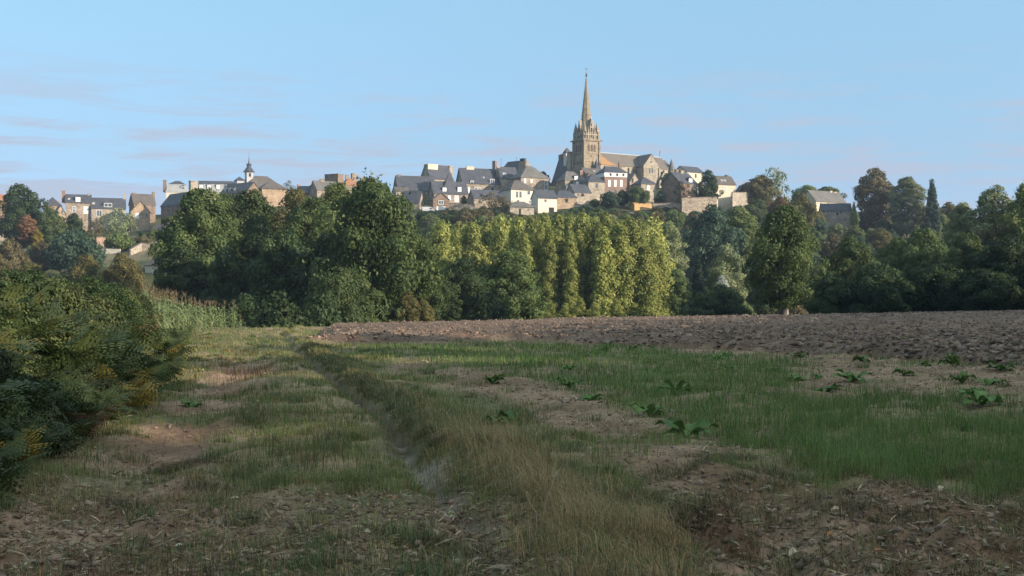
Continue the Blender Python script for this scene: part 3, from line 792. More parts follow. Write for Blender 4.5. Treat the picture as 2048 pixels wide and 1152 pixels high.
house("narrow pale house end squeezed between the huge shaded roof and the church tower", 1141, 1150, 372, 306, 303, 556, 14, 4, 'flat', 'stone_pale', 'stone_pale', wins=[(1144, 340, 1147, 347, 'n')], name='tall_house')
house("slender white lantern pavilion with a pointed slate cap, beside the church tower", 1132, 1141, 330, 306, 296, 571, 25, 2.0, 'hip', 'white_wall', ov=.4, inset=1.0, name='lantern_pavilion')
house("pale tower-like house with a steep pyramid roof, directly under the church tower", 1177, 1210, 402, 364, 347, 492, 15, 8, 'hip', 'stone_pale', 'slate', inset=3.6, wins=[(1191, 366, 1196, 376, 'n')])
house("slate-roofed house with one bright skylight behind the pyramid roof under the tower", 1172, 1202, 378, 348, 337, 512, 18, 8, 'gable', 'stone_dark', 'slate_brown', lights=[(1189, 4, 343, 3)])
brk, bd_ = house("tall red brick house with a white attic storey below its hip roof", 1209, 1254, 400, 345, 333, 495, 11, 9, 'hip', 'brick', 'slate', inset=2.4, chims=[(1240, 5, 325, 1.0, .75, 'stone_dark')],
      wins=[(1216, 360, 1221, 373, S), (1228, 360, 1233, 373, S), (1240, 360, 1245, 373, S), (1216, 379, 1221, 387, 'n'), (1229, 379, 1234, 389, 'n')], name='brick_house')
house("small pale house with a blue hip roof in front of the church transept", 1282, 1313, 392, 368, 354, 495, 16, 8, 'hip', 'stone_pale', 'slate', inset=3.4, wins=[(1294, 371, 1300, 380, S)])
house("narrow gabled house in shadow wedged between the brick house and the transept", 1259, 1280, 392, 365, 347, 505, 40, 8, 'gfront', 'stone', 'slate_pale', wins=[(1263, 356, 1267, 366, 'k')])
# --- right end of the town ----------------------------------------------
house("house with a big shaded gable and one white dormer, beside the round dark tree", 1361, 1395, 396, 367, 346, 492, 38, 11, 'gable', 'stone_dark', 'slate', chims=[(1353, 5, 339, .9, .75), (1363, 8, 341, 1.1, .5, 'stone')], dorms=[(1381, 8, 364, 357, S)], wins=[(1386, 369, 1391, 379, Wn)])
house("cream-walled house with a clean slate roof on the skyline behind the shaded gable", 1374, 1408, 372, 345, 334, 530, 26, 9, 'gable', 'cream', 'slate', wins=[(1390, 348, 1393, 356, 'k')])
house("pale single-storey house with two skylights and a dark chimney, last before the trees", 1436, 1471, 394, 369, 353, 490, 12, 8, 'gable', 'cream', 'slate_brown', chims=[(1453, 5, 350, 1.0, .5, 'iron')], wins=[(1445, 372, 1448, 383, Wn), (1450, 372, 1453, 383, Wn)], lights=[(1444, 4, 362, 4), (1450, 4, 362, 4)])
house("tiny grey-roofed hut showing at the edge of the skyline trees", 1488, 1504, 396, 381, 372, 500, 14, 6, 'gable', 'stone', 'slate', name='hut', cat='hut')
house("long cream farmhouse under a pale slate roof, among the trees on the slope", 1632, 1692, 428, 404, 383, 500, 24, 9, 'gable', 'cream', 'slate_pale', chims=[(1661, 4, 382), (1669, 4, 384)], wins=[(1640, 406, 1643, 411, 'n'), (1655, 406, 1659, 411, 'n')], name='farmhouse', cat='farmhouse')
house("long dark-roofed barn lying in front of the farmhouse on the slope", 1644, 1703, 440, 421, 408, 484, -6, 7, 'gable', 'stone', 'slate', name='barn', cat='barn', wins=[(1672, 424, 1677, 431, 'k')])
house("low ochre-plastered house glowing in the sun among shrubs, under the church", 1269, 1304, 432, 410, 405, 476, 8, 6, 'gable', 'ochre', 'ochre', chims=[(1298, 2.5, 402, .5, .2, 'stone'), (1306, 3, 403, .6, .2, 'stone')], ov=.1)
house("open-fronted pink brick garden shed with a flat roof, among the terraced gardens", 193, 218, 500, 475, 473, 452, 12, 5, 'flat', 'pink', 'slate_brown', name='garden_shed', cat='shed', group=None)
house("small white-walled shed half hidden in the bushes under the rust-red tree", 70, 92, 508, 492, 487, 430, 14, 5, 'gable', 'white_wall', 'slate_pale', name='garden_shed', cat='shed', group=None)
house("low lean-to of pale stone with a slate coping, below the long shaded house", 303, 334, 478, 458, 448, 460, -24, 5, 'gable', 'stone_pale', 'slate_brown', name='garden_shed', cat='shed', group=None, wins=[(314, 459, 318, 468, 'n'), (322, 461, 326, 469, 'n')])
house("long low building with sunlit cream wall, lowest on the slope beside the oaks", 290, 345, 546, 530, 518, 388, -30, 6, 'gable', 'cream', 'slate_brown', name='outbuilding', cat='outbuilding', group=None)
house("little pale shed at the very end of the gardens under the dark tree", -6, 9, 482, 466, 459, 425, 12, 4, 'gable', 'stone_pale', 'slate_pale', name='garden_shed', cat='shed', group=None)

# two-tone second half of the farmhouse roof and the steep pyramid over the dormered house
def extra_pyramid():
    b = MB()
    W, hw, hr, D = pd['W'], pd['hw'], pd['hr'], pd['D']
    zt = zpx(344, 500) - pd['zb']
    x0 = solve_x(884, pd['X0'], 497, pd['c'], pd['s']); x1 = solve_x(925, pd['X0'], 497, pd['c'], pd['s'])
    zb = hw + .25
    b.add([(x0, .35, zb), (x1, .35, zb), (x1, D - .35, zb), (x0, D - .35, zb), ((x0 + x1) / 2 - .1, D / 2, zt)], [(3, 2, 1, 0), (0, 1, 4), (1, 2, 4), (2, 3, 4), (3, 0, 4)])
    b.build('pyramid_roof', M['slate'], pyr)
extra_pyramid()

def attic_band():
    W, hw, D = bd_['W'], bd_['hw'], bd_['D']; z0 = zpx(353.5, 496) - bd_['zb']
    b = MB(); b.box(-.05, -.05, z0, W + .05, D + .05, hw - .10)
    a = b.build('attic_storey', M['white'], brk)
    for q in (.27, .56, .84):
        window_parts(a, W * q - .45, W * q + .45, z0 + .35, hw - .35, -.05, 'k')
attic_band()

def clock_turret():
    xo = solve_x(513, hd['X0'], 551, hd['c'], hd['s']); yo = hd['D'] / 2
    dist = 551.0
    Z = lambda y: zpx(y, dist) - hd['zb']
    px = dist / F
    t = MB(); t.box(xo - 6.5 * px, yo - 6.5 * px, Z(366), xo + 6.5 * px, yo + 6.5 * px, Z(343))
    tu = t.build('clock_turret', M['lead'], hall)
    d = MB(); d.frustum(xo, yo - 6.5 * px + .02, Z(349), .9, Z(349) + .01, .9, 12)
    k = MB()
    k.box(xo - 2 * px, yo - 6.5 * px - .08, Z(353), xo + 2 * px, yo - 6.5 * px + .02, Z(346))
    k.build('louvre', M['dark'], tu)
    r = MB(); r.frustum(xo, yo, Z(343.5), 12 * px, Z(340), 9 * px, 8, math.pi / 8); r.frustum(xo, yo, Z(340), 9 * px, Z(334), 5.2 * px, 8, math.pi / 8)
    r.frustum(xo, yo, Z(334), 4.2 * px, Z(329), 4.2 * px, 8, math.pi / 8); r.frustum(xo, yo, Z(329), 6.2 * px, Z(326), 3.0 * px, 8, math.pi / 8)
    r.build('turret_cap', M['slate'], tu)
    s = MB(); s.frustum(xo, yo, Z(326), 1.6 * px, Z(314), .5 * px, 8); s.frustum(xo, yo, Z(314), .09, Z(303), .04, 6)
    s.build('needle_spire', M['slate_brown'], tu)
clock_turret()

# --- the church ------------------------------------------------------------
def church():
    Y0 = 545.0
    r = math.radians(32.0); c, s = math.cos(r), math.sin(r)
    X0, zb = xpx(1168.3, Y0), zpx(352, Y0)
    root = empty('church', (X0, Y0, zb), r)
    tag(root, "granite parish church with a tall crocketed stone spire, crowning the town", 'church')
    Xu = lambda u, yl=0.0: solve_x(u, X0 - yl * s, Y0 + yl * c, c, s)
    Z = lambda y, xl=0.0, yl=0.0: zpx(y, Y0 + xl * s + yl * c) - zb
    TW = 8.5
    # tower
    b = MB()
    b.box(0, 0, -6, TW, TW, Z(279))
    for (bx, by) in ((0, 0), (TW, 0), (TW, TW), (0, TW)):                  # corner buttresses
        b.box(bx - .55, by - .55, -6, bx + .55, by + .55, Z(306)); b.box(bx - .4, by - .4, Z(306), bx + .4, by + .4, Z(281))
    tower = b.build('tower', M['church'], root)
    b = MB(); b.box(-.25, -.25, Z(305) - .15, TW + .25, TW + .25, Z(305) + .15); b.box(-.3, -.3, Z(322) - .15, TW + .3, TW + .3, Z(322) + .12)
    b.box(-.75, -.75, Z(279), TW + .75, TW + .75, Z(277)); b.box(-.55, -.55, Z(281), TW + .55, TW + .55, Z(279) - .003)
    for (bx, by) in ((-.9, -.9), (TW + .9, -.9), (TW + .9, TW + .9), (-.9, TW + .9)): b.box(bx - .25, by - .25, Z(280), bx + .25, by + .25, Z(278) - .01)
    b.build('cornice', M['church'], tower)
    # belfry openings: three lancets on the two visible faces and the far ones
    for side in range(4):
        for k in range(3):
            q = TW * (.30 + .2 * k)
            w = .52
            m_ = MB()
            prof = [(-w, Z(301.5)), (w, Z(301.5)), (w, Z(291)), (w * .55, Z(289)), (0, Z(287.6)), (-w * .55, Z(289)), (-w, Z(291))]
            if side == 0:
                m_.prism_xz([(q + x, z) for x, z in prof], -.06, .3)
            elif side == 1:
                m_.prism_yz([(q + x, z) for x, z in prof], TW - .3, TW + .06)
            elif side == 2:
                m_.prism_xz([(q + x, z) for x, z in prof], TW - .3, TW + .06)
            else:
                m_.prism_yz([(q + x, z) for x, z in prof], -.06, .3)
            bo = m_.build('belfry_opening', M['dark'], tower)
            lv = MB()
            for j in range(6):
                zz = Z(301) + (Z(290.5) - Z(301)) * (j + .3) / 6
                if side == 0: lv.box(q - w + .05, -.10, zz, q + w - .05, -.065, zz + .22)
                elif side == 3: lv.box(-.10, q - w + .05, zz, -.065, q + w - .05, zz + .22)
            if lv.v: lv.build('louvre', M['stone_dark'], bo)
    for (q, yt, yb_) in ((TW * .45, 309, 313), (TW * .7, 325, 330)):
        m_ = MB(); m_.box(q - .18, -.05, Z(yb_), q + .18, .2, Z(yt)); m_.build('slit_window', M['dark'], tower)
    # crown: open arcaded parapet, corner pinnacles, gabled lucarnes
    cx = cy0 = TW / 2
    zc0 = Z(277)
    cr = MB()
    n = 8
    for k in range(n):                                                       # parapet colonnettes on every side
        q = TW * (k + .5) / n
        for (px_, py_) in ((q, .15), (q, TW - .15), (.15, q), (TW - .15, q)):
            cr.box(px_ - .13, py_ - .13, zc0 - .01, px_ + .13, py_ + .13, Z(269))
    for (a0, b0, a1, b1) in ((-.1, -.1, TW + .1, .4), (-.1, TW - .4, TW + .1, TW + .1), (-.1, .4, .4, TW - .4), (TW - .4, .4, TW + .1, TW - .4)):
        cr.box(a0, b0, Z(269), a1, b1, Z(266.5))
    cr.build('parapet', M['church_crown'], tower)
    oc = MB()                                                                 # octagon drum behind it
    oc.frustum(cx, cy0, zc0 - .02, 3.6, Z(258), 3.35, 8, math.pi / 8)
    oc.build('octagon', M['church'], tower)
    def pinnacle(px_, py_, rad, z0, z1, z2):
        p = MB()
        if rad > .8:                                                          # open corner turret on colonnettes
            for k in range(6):
                a = 2 * math.pi * (k + .5) / 6
                ox, oy = px_ + rad * .85 * math.cos(a), py_ + rad * .85 * math.sin(a)
                p.box(ox - .16, oy - .16, z0 - .01, ox + .16, oy + .16, z1 - .3)
            p.frustum(px_, py_, z0 - .015, rad * .55, z1 - .3, rad * .55, 6)
            p.frustum(px_, py_, z1 - .3, rad * 1.12, z1, rad * 1.12, 6)
        else:
            p.box(px_ - rad * .75, py_ - rad * .75, z0 - .012, px_ + rad * .75, py_ + rad * .75, z1)
        p.frustum(px_, py_, z1 + .002, rad * 1.02, z2, .05, 6)
        for j in range(3):
            zz = z1 + (z2 - z1) * (.25 + .22 * j); rr = rad * (1 - (.25 + .22 * j)) + .05
            for k in range(6):
                a = 2 * math.pi * k / 6
                p.box(px_ + rr * math.cos(a) - .09, py_ + rr * math.sin(a) - .09, zz, px_ + rr * math.cos(a) + .09, py_ + rr * math.sin(a) + .09, zz + .2)
        p.frustum(px_, py_, z2 - .1, .14, z2 + .35, .02, 5)
        p.build('pinnacle', M['church_crown'], tower)
    for (qx, qy) in ((.75, .75), (TW - .75, .75), (TW - .75, TW - .75), (.75, TW - .75)):
        pinnacle(qx, qy, 1.12, zc0, Z(261), Z(242))
    for (qx, qy) in ((cx, .0), (TW, cy0), (cx, TW), (.0, cy0)):                # tall lucarnes in the middle of each side
        l_ = MB()
        dx, dy = (qx - cx) / (TW / 2), (qy - cy0) / (TW / 2)
        w = .95
        def pt(t, d, z): return (cx + dx * d - dy * t, cy0 + dy * d + dx * t, z)
        prof = [(-w, zc0 - .01), (w, zc0 - .01), (w, Z(255)), (0, Z(236)), (-w, Z(255))]
        d0, d1 = TW / 2 - .15, 1.6
        vs_ = [pt(t, d0, z) for t, z in prof] + [pt(t, d1, z) for t, z in prof]
        m5 = 5
        l_.add(vs_, [tuple(range(m5)), tuple(range(2 * m5 - 1, m5 - 1, -1))] + [(k + m5, (k + 1) % m5 + m5, (k + 1) % m5, k) for k in range(m5)])
        lo = l_.build('lucarne', M['church_crown'], tower)
        o_ = MB()
        for (za, zb_, ww) in ((Z(274), Z(265), .42), (Z(262.5), Z(254), .42), (Z(251), Z(245.5), .26)):
            vs2 = [pt(t, d, z) for d in (d0 + .04, d0 - .2) for t, z in ((-ww, za), (ww, za), (ww, zb_), (-ww, zb_))]
            o_.add(vs2, [(0, 1, 2, 3), (7, 6, 5, 4), (4, 5, 1, 0), (5, 6, 2, 1), (6, 7, 3, 2), (7, 4, 0, 3)])
        o_.build('opening', M['dark'], lo)
        for sg in (-1, 1):
            pinnacle(cx + dx * (TW / 2 - .35) - dy * sg * 1.75, cy0 + dy * (TW / 2 - .35) + dx * sg * 1.75, .5, zc0, Z(262), Z(248 if sg > 0 else 252))
    # spire with crockets
    sp = MB()
    zs0, zs1, R0 = Z(258) - .02, Z(148), 2.95
    sp.frustum(cx, cy0, zs0, R0, zs1, .12, 8, math.pi / 8)
    spire = sp.build('spire', M['church'], root)
    ck = MB()
    for j in range(1, 15):
        t = j / 15
        rr = R0 * (1 - t) + .14 * t + .04; zz = zs0 + (zs1 - zs0) * t
        for k in range(8):
            a = math.pi / 8 + 2 * math.pi * k / 8
            ck.box(cx + rr * math.cos(a) - .11, cy0 + rr * math.sin(a) - .11, zz, cx + rr * math.cos(a) + .11, cy0 + rr * math.sin(a) + .11, zz + .3)
    ck.build('crocket_ribs', M['church_crown'], spire)
    for t in (.3, .55, .78):
        bd = MB()
        rr = R0 * (1 - t) + .2; zz = zs0 + (zs1 - zs0) * t
        bd.frustum(cx, cy0, zz, rr, zz + .3, rr - .02, 8, math.pi / 8)
        bd.build('spire_band', M['church_crown'], spire)
    fi = MB()
    fi.frustum(cx, cy0, zs1 - .2, .2, zs1 + .7, .5, 8); fi.frustum(cx, cy0, zs1 + .7, .5, zs1 + 1.1, .1, 8)
    fi.frustum(cx, cy0, zs1 + 1.0, .09, Z(134), .05, 6)
    fi.box(cx - .75, cy0 - .06, Z(142), cx + .75, cy0 + .06, Z(142) + .14)
    fo = fi.build('finial_cross', M['iron'], spire)
    wv = MB()                                                                  # cockerel vane
    wv.prism_xz([(cx - .75, Z(135) + .9), (cx - .55, Z(135) + .25), (cx - .1, Z(135)), (cx + .35, Z(135) + .2), (cx + .6, Z(135) + .75), (cx + .85, Z(135) + .7), (cx + .5, Z(135) + 1.0), (cx + .2, Z(135) + .6), (cx - .3, Z(135) + .55)], cy0 - .05, cy0 + .05)
    wv.build('weathervane', M['iron'], spire)
    pr = MB(); pr.frustum(cx + .9, cy0 - 2.5, Z(236), .28, Z(233), .25, 6); pr.build('floodlight', M['white'], spire)
    # nave
    nx0, nx1 = TW - .2, Xu(1322, 4)
    nd0, nd1 = -1.2, 9.8
    xm = (nx0 + nx1) / 2
    he, hr = Z(333, xm, nd0), Z(311, xm, 4.3)
    b = MB(); b.box(nx0, nd0, -6, nx1, nd1, he)
    ym = (nd0 + nd1) / 2
    b.prism_yz([(nd0 + .001, he), (nd1 - .001, he), (ym, hr)], nx1 - .4, nx1 - .001); b.prism_yz([(nd0 + .001, he), (nd1 - .001, he), (ym, hr)], nx0 + .001, nx0 + .4)
    for k in range(6):
        xx = nx0 + 2.5 + (nx1 - nx0 - 5) * k / 5
        b.box(xx - .35, nd0 - .8, -6, xx + .35, nd0 + .01, he - .8)
    nave = b.build('nave', M['stone_pale'], root)
    mat, mr = church_roof_mat()
    zt = hr
    # lichen reaches furthest along the eaves and thins out up the slope (see the material)
    off = nx0 + 2.0 + 1.05 * hr + 2.5
    mr.inputs["From Min"].default_value = off - .9; mr.inputs["From Max"].default_value = off + .9
    b = MB(); ovh = .35; sl = (hr - he) / (ym - nd0)
    for sg in (0, 1):
        ya = nd0 - ovh if sg == 0 else nd1 + ovh
        lo = [(nx0, ya, he - ovh * sl), (nx1 + .3, ya, he - ovh * sl), (nx1 + .3, ym, hr), (nx0, ym, hr)]
        if sg: lo = [lo[1], lo[0], lo[3], lo[2]]
        b.hexa([(p[0], p[1], p[2] + .02) for p in lo], [(p[0], p[1], p[2] + .27) for p in lo])
    rf = b.build('roof', mat, nave)
    rd = MB(); rd.box(nx0, ym - .14, hr + .2, nx1, ym + .14, hr + .5); rd.build('ridge', M['lead'], rf)
    for u in (1267, 1271.5, 1215, 1233):
        xx = Xu(u, nd0); w_ = MB()
        w_.box(xx - .35, nd0 - .06, Z(350, xx, nd0), xx + .35, nd0 + .2, Z(339, xx, nd0)); w_.build('lancet_window', M['glass'], nave)
    cxx = nx1 - .5
    b = MB(); b.box(cxx - .07, ym - .07, hr + .3, cxx + .07, ym + .07, Z(301, cxx, ym)); b.box(cxx - .4, ym - .06, Z(305, cxx, ym), cxx + .4, ym + .06, Z(304.3, cxx, ym)); b.build('ridge_cross', M['iron'], rf)
    # transept
    ty = -6.2
    tx0, tx1 = Xu(1287.5, ty), Xu(1318.5, ty)
    te, tr = Z(331, tx0, ty), Z(308.5, (tx0 + tx1) / 2, ty)
    tm = (tx0 + tx1) / 2
    b = MB(); b.box(tx0, ty, -6, tx1, nd0 - .003, te)
    b.prism_xz([(tx0 + .001, te), (tx1 - .001, te), (tm, tr)], ty + .001, ty + .45)
    for xx in (tx0, tx1): b.box(xx - .4, ty - .45, -6, xx + .4, ty + .4, te - .6)
    tp = b.build('transept', M['church_crown'], root)
    b = MB(); sl = (tr - te) / (tm - tx0)
    for sg in (0, 1):
        xa = tx0 - .3 if sg == 0 else tx1 + .3
        lo = [(xa, ty - .1, te - .3 * sl), (tm, ty - .1, tr), (tm, ym, tr), (xa, ym, te - .3 * sl)]
        if sg: lo = [lo[1], lo[0], lo[3], lo[2]]
        b.hexa([(p[0], p[1], p[2] + .02) for p in lo], [(p[0], p[1], p[2] + .26) for p in lo])
    b.build('transept_roof', M['slate_pale'], tp)
    for (u, ya, yb_, w) in ((1299.5, 335, 346, .42), (1304.5, 335, 346, .42), (1302, 321, 326, .5)):
        xx = Xu(u, ty); q = MB()
        za, zb_ = Z(yb_, xx, ty), Z(ya, xx, ty)
        q.prism_xz([(xx - w, za), (xx + w, za), (xx + w, zb_ - .6), (xx, zb_), (xx - w, zb_ - .6)], ty - .05, ty + .2); q.build('lancet_window', M['glass'], tp)
    # choir behind the transept, lower chapel and stair turret
    kx0, kx1 = tx1 + .01, Xu(1337, 0)
    ke = Z(331, kx0, -1)
    b = MB(); b.box(nx1 - .01, nd0 + .5, -6, kx1 + 1, nd1 - .5, ke - .5); b.prism_yz([(nd0 + .52, ke - .5), (nd1 - .52, ke - .5), (ym, hr - 1.2)], nx1, kx1 + 1)
    ch = b.build('choir', M['church_crown'], root)
    b = MB(); e0 = nd0 + .2; e1 = nd1 - .2; sl = (hr - 1.0 - (ke - .5)) / (ym - e0)
    for sg in (0, 1):
        ya = e0 if sg == 0 else e1
        lo = [(nx1 + .31, ya, ke - .5), (kx1 + 1.3, ya, ke - .5), (kx1 + 1.3, ym, hr - 1.0), (nx1 + .31, ym, hr - 1.0)]
        if sg: lo = [lo[1], lo[0], lo[3], lo[2]]
        b.hexa([(p[0], p[1], p[2] + .02) for p in lo], [(p[0], p[1], p[2] + .26) for p in lo])
    b.build('choir_roof', M['slate_pale'], ch)
    cy1 = -7.5
    a0, a1 = Xu(1319, cy1), Xu(1337, cy1)
    ae, ar = Z(362, a0, cy1), Z(344, (a0 + a1) / 2, cy1)
    am = (a0 + a1) / 2
    b = MB(); b.box(a0, cy1, -8, a1, nd0 - .5, ae); b.prism_xz([(a0 + .001, ae), (a1 - .001, ae), (am, ar)], cy1 + .001, cy1 + .4)
    cp = b.build('chapel', M['church_crown'], root)
    b = MB(); sl = (ar - ae) / (am - a0)
    for sg in (0, 1):
        xa = a0 - .25 if sg == 0 else a1 + .25
        lo = [(xa, cy1 - .1, ae - .25 * sl), (am, cy1 - .1, ar), (am, nd0 - .6, ar), (xa, nd0 - .6, ae - .25 * sl)]
        if sg: lo = [lo[1], lo[0], lo[3], lo[2]]
        b.hexa([(p[0], p[1], p[2] + .02) for p in lo], [(p[0], p[1], p[2] + .24) for p in lo])
    b.build('chapel_roof', M['slate_pale'], cp)
    q = MB(); xx = Xu(1327, cy1); q.box(xx - .3, cy1 - .05, Z(374, xx, cy1), xx + .3, cy1 + .2, Z(365, xx, cy1)); q.build('lancet_window', M['glass'], cp)
    xx, yy = Xu(1343, -1), -1
    b = MB(); b.frustum(xx, yy, -8, 1.75, Z(342, xx, yy), 1.75, 10)
    tu = b.build('stair_turret', M['stone_pale'], root)
    b = MB(); b.frustum(xx, yy, Z(342, xx, yy) + .002, 2.0, Z(318, xx, yy), .06, 10); b.build('turret_roof', M['slate_pale'], tu)
    # pointed slate turrets at the tower foot
    for (u, yt, rr, yb_) in ((1192.5, 317, 1.5, 341), (1198, 321, 1.15, 341)):
        xx, yy = Xu(u, -1.6), -1.6
        b = MB(); b.frustum(xx, yy, -6, rr * .85, Z(yb_, xx, yy), rr * .85, 8); tt = b.build('stair_turret', M['stone_dark'], root)
        b = MB(); b.frustum(xx, yy, Z(yb_, xx, yy) + .002, rr, Z(yt, xx, yy), .05, 8); b.build('turret_roof', M['slate'], tt)
church()

# --- garden and terrace walls -------------------------------------------
def garden_wall(label, pts, thick=.5, mat='stone_pale', cope='slate_brown'):
    """pts: (column, top row, bottom row, Y)"""
    pts = [(a, b_, c_, fit_y(a, c_ - 3, d_) if a < 400 else d_) for a, b_, c_, d_ in pts]
    u0, yt0, yb0, Y0 = pts[0]
    root = empty('garden_wall', (xpx(u0, Y0), Y0, zpx(yb0, Y0)))
    tag(root, label, 'wall', None, 'thing')
    b, cp = MB(), MB()
    for (a, q) in zip(pts[:-1], pts[1:]):
        P, Q = Vector((xpx(a[0], a[3]), a[3], 0)), Vector((xpx(q[0], q[3]), q[3], 0))
        d = (Q - P).normalized(); nrm = Vector((-d.y, d.x, 0)) * thick
        za0, za1, zq0, zq1 = min(zpx(a[2], a[3]), float(base_h(np.array([P.x]), np.array([P.y]))[0]) - .5), zpx(a[1], a[3]), min(zpx(q[2], q[3]), float(base_h(np.array([Q.x]), np.array([Q.y]))[0]) - .5), zpx(q[1], q[3])
        o = Vector(root.location)
        f = lambda v, z: (v.x - o.x, v.y - o.y, z - o.z)
        b.hexa([f(P, za0), f(Q, zq0), f(Q + nrm, zq0), f(P + nrm, za0)], [f(P, za1), f(Q, zq1), f(Q + nrm, zq1), f(P + nrm, za1)])
        e = nrm.normalized() * .12
        cp.hexa([f(P - e, za1 + .005), f(Q - e, zq1 + .005), f(Q + nrm + e, zq1 + .005), f(P + nrm + e, za1 + .005)], [f(P - e, za1 + .2), f(Q - e, zq1 + .2), f(Q + nrm + e, zq1 + .2), f(P + nrm + e, za1 + .2)])
    b.build('masonry', M[mat], root); cp.build('coping', M[cope], root)
garden_wall("long stone terrace wall below the round dark tree", [(1364, 396, 416, 468), (1434, 394, 414, 474)], mat='stone')
garden_wall("low pale parapet wall running on from the terrace house towards the skyline trees", [(1465, 385, 396, 482), (1506, 385, 396, 492)])
garden_wall("broken stone wall under the ochre house", [(1236, 421, 434, 470), (1272, 424, 436, 468)], mat='stone')
garden_wall("rubble wall beside the ochre house below the shaded gable", [(1306, 407, 422, 474), (1362, 406, 420, 474)], mat='stone')
garden_wall("grey stone wall beneath the pyramid-roofed house and its garage", [(898, 407, 424, 478), (950, 409, 424, 478)], mat='stone')
garden_wall("pale retaining wall across the terraced gardens below the pink shed", [(198, 496, 512, 436), (240, 498, 510, 440)], mat='white_wall')
garden_wall("stepped stone bank wall between the garden bushes and the oaks", [(262, 498, 514, 432), (284, 486, 506, 440), (303, 488, 504, 446)], mat='stone_pale')
garden_wall("sloping rubble wall at the foot of the low pale house with the round window", [(1152, 408, 424, 474), (1180, 414, 428, 472)], mat='stone')
garden_wall("cream walled yard with an opening behind the trunk of the round dark tree", [(1402, 384, 400, 481), (1436, 382, 398, 484)], mat='cream')

# --- vehicles -----------------------------------------------------------------
def vehicle(name, label, cat, u, yb, Y, rot, Lx, prof, hull, wide, glz, wheels_):
    root = empty(name, (xpx(u, Y), Y, zpx(yb, Y)), math.radians(rot)); tag(root, label, cat)
    b = MB(); b.prism_xz(prof, 0, wide); body = b.build('body', M[hull], root)
    for q in glz:
        g = MB(); g.prism_xz(q, -.03, wide + .03); g.build('side_window', M['glass'], root)
    for wx in wheels_:
        for wy in (0.02, wide - .22):
            w = MB(); n = 14
            ring = [(wx + .32 * math.cos(2 * math.pi * k / n), .32 + .32 * math.sin(2 * math.pi * k / n)) for k in range(n)]
            w.prism_xz(ring, wy - .05, wy + .2); wo = w.build('wheel', M['rubber'], root)
            rm = MB(); rm.prism_xz([(wx + .19 * math.cos(2 * math.pi * k / n), .32 + .19 * math.sin(2 * math.pi * k / n)) for k in range(n)], wy - .07, wy + .22); rm.build('rim', M['lead'], wo)
    return root
vehicle('parked_van', "white van parked between the small cottage and the garage", 'van', 842.5, 425, 478, 4, 5.2,
        [(0.1, .3), (5.1, .3), (5.25, .9), (4.9, 1.15), (4.2, 2.15), (3.6, 2.3), (.2, 2.3), (0, 1.2)], 'car_white', 1.9,
        [[(3.3, 1.35), (4.55, 1.35), (4.05, 2.0), (3.3, 2.0)]], (1.0, 4.2))
vehicle('parked_car', "dark car parked in shade under the round dark tree", 'car', 1421, 394, 478, 6, 4.3,
        [(0.05, .3), (4.25, .3), (4.3, .75), (3.3, .95), (2.7, 1.42), (1.0, 1.45), (.25, .95), (0, .85)], 'car_dark', 1.75,
        [[(.75, .98), (1.75, .98), (1.75, 1.35), (1.1, 1.35)], [(1.85, .98), (2.95, .98), (2.55, 1.35), (1.85, 1.35)]], (.8, 3.5))
def aerial(u, yt, yb, Y):
    root = tag(empty('television_aerial', (xpx(u, Y), Y, zpx(yb, Y))), "thin aerial mast standing on the great dark hip roof", 'aerial', 'aerial masts on the great dark roof')
    h_ = zpx(yt, Y) - zpx(yb, Y)
    b = MB(); b.frustum(0, 0, -1.5, .05, h_, .035, 6); b.build('mast', M['iron'], root)
    b = MB()
    for k in range(3): b.box(-.5 + .1 * k, -.02, h_ - .2 - .35 * k, .5 - .1 * k, .02, h_ - .16 - .35 * k)
    b.build('antenna', M['iron'], root)
aerial(1002, 317, 326, 552); aerial(1033, 314, 323, 552)
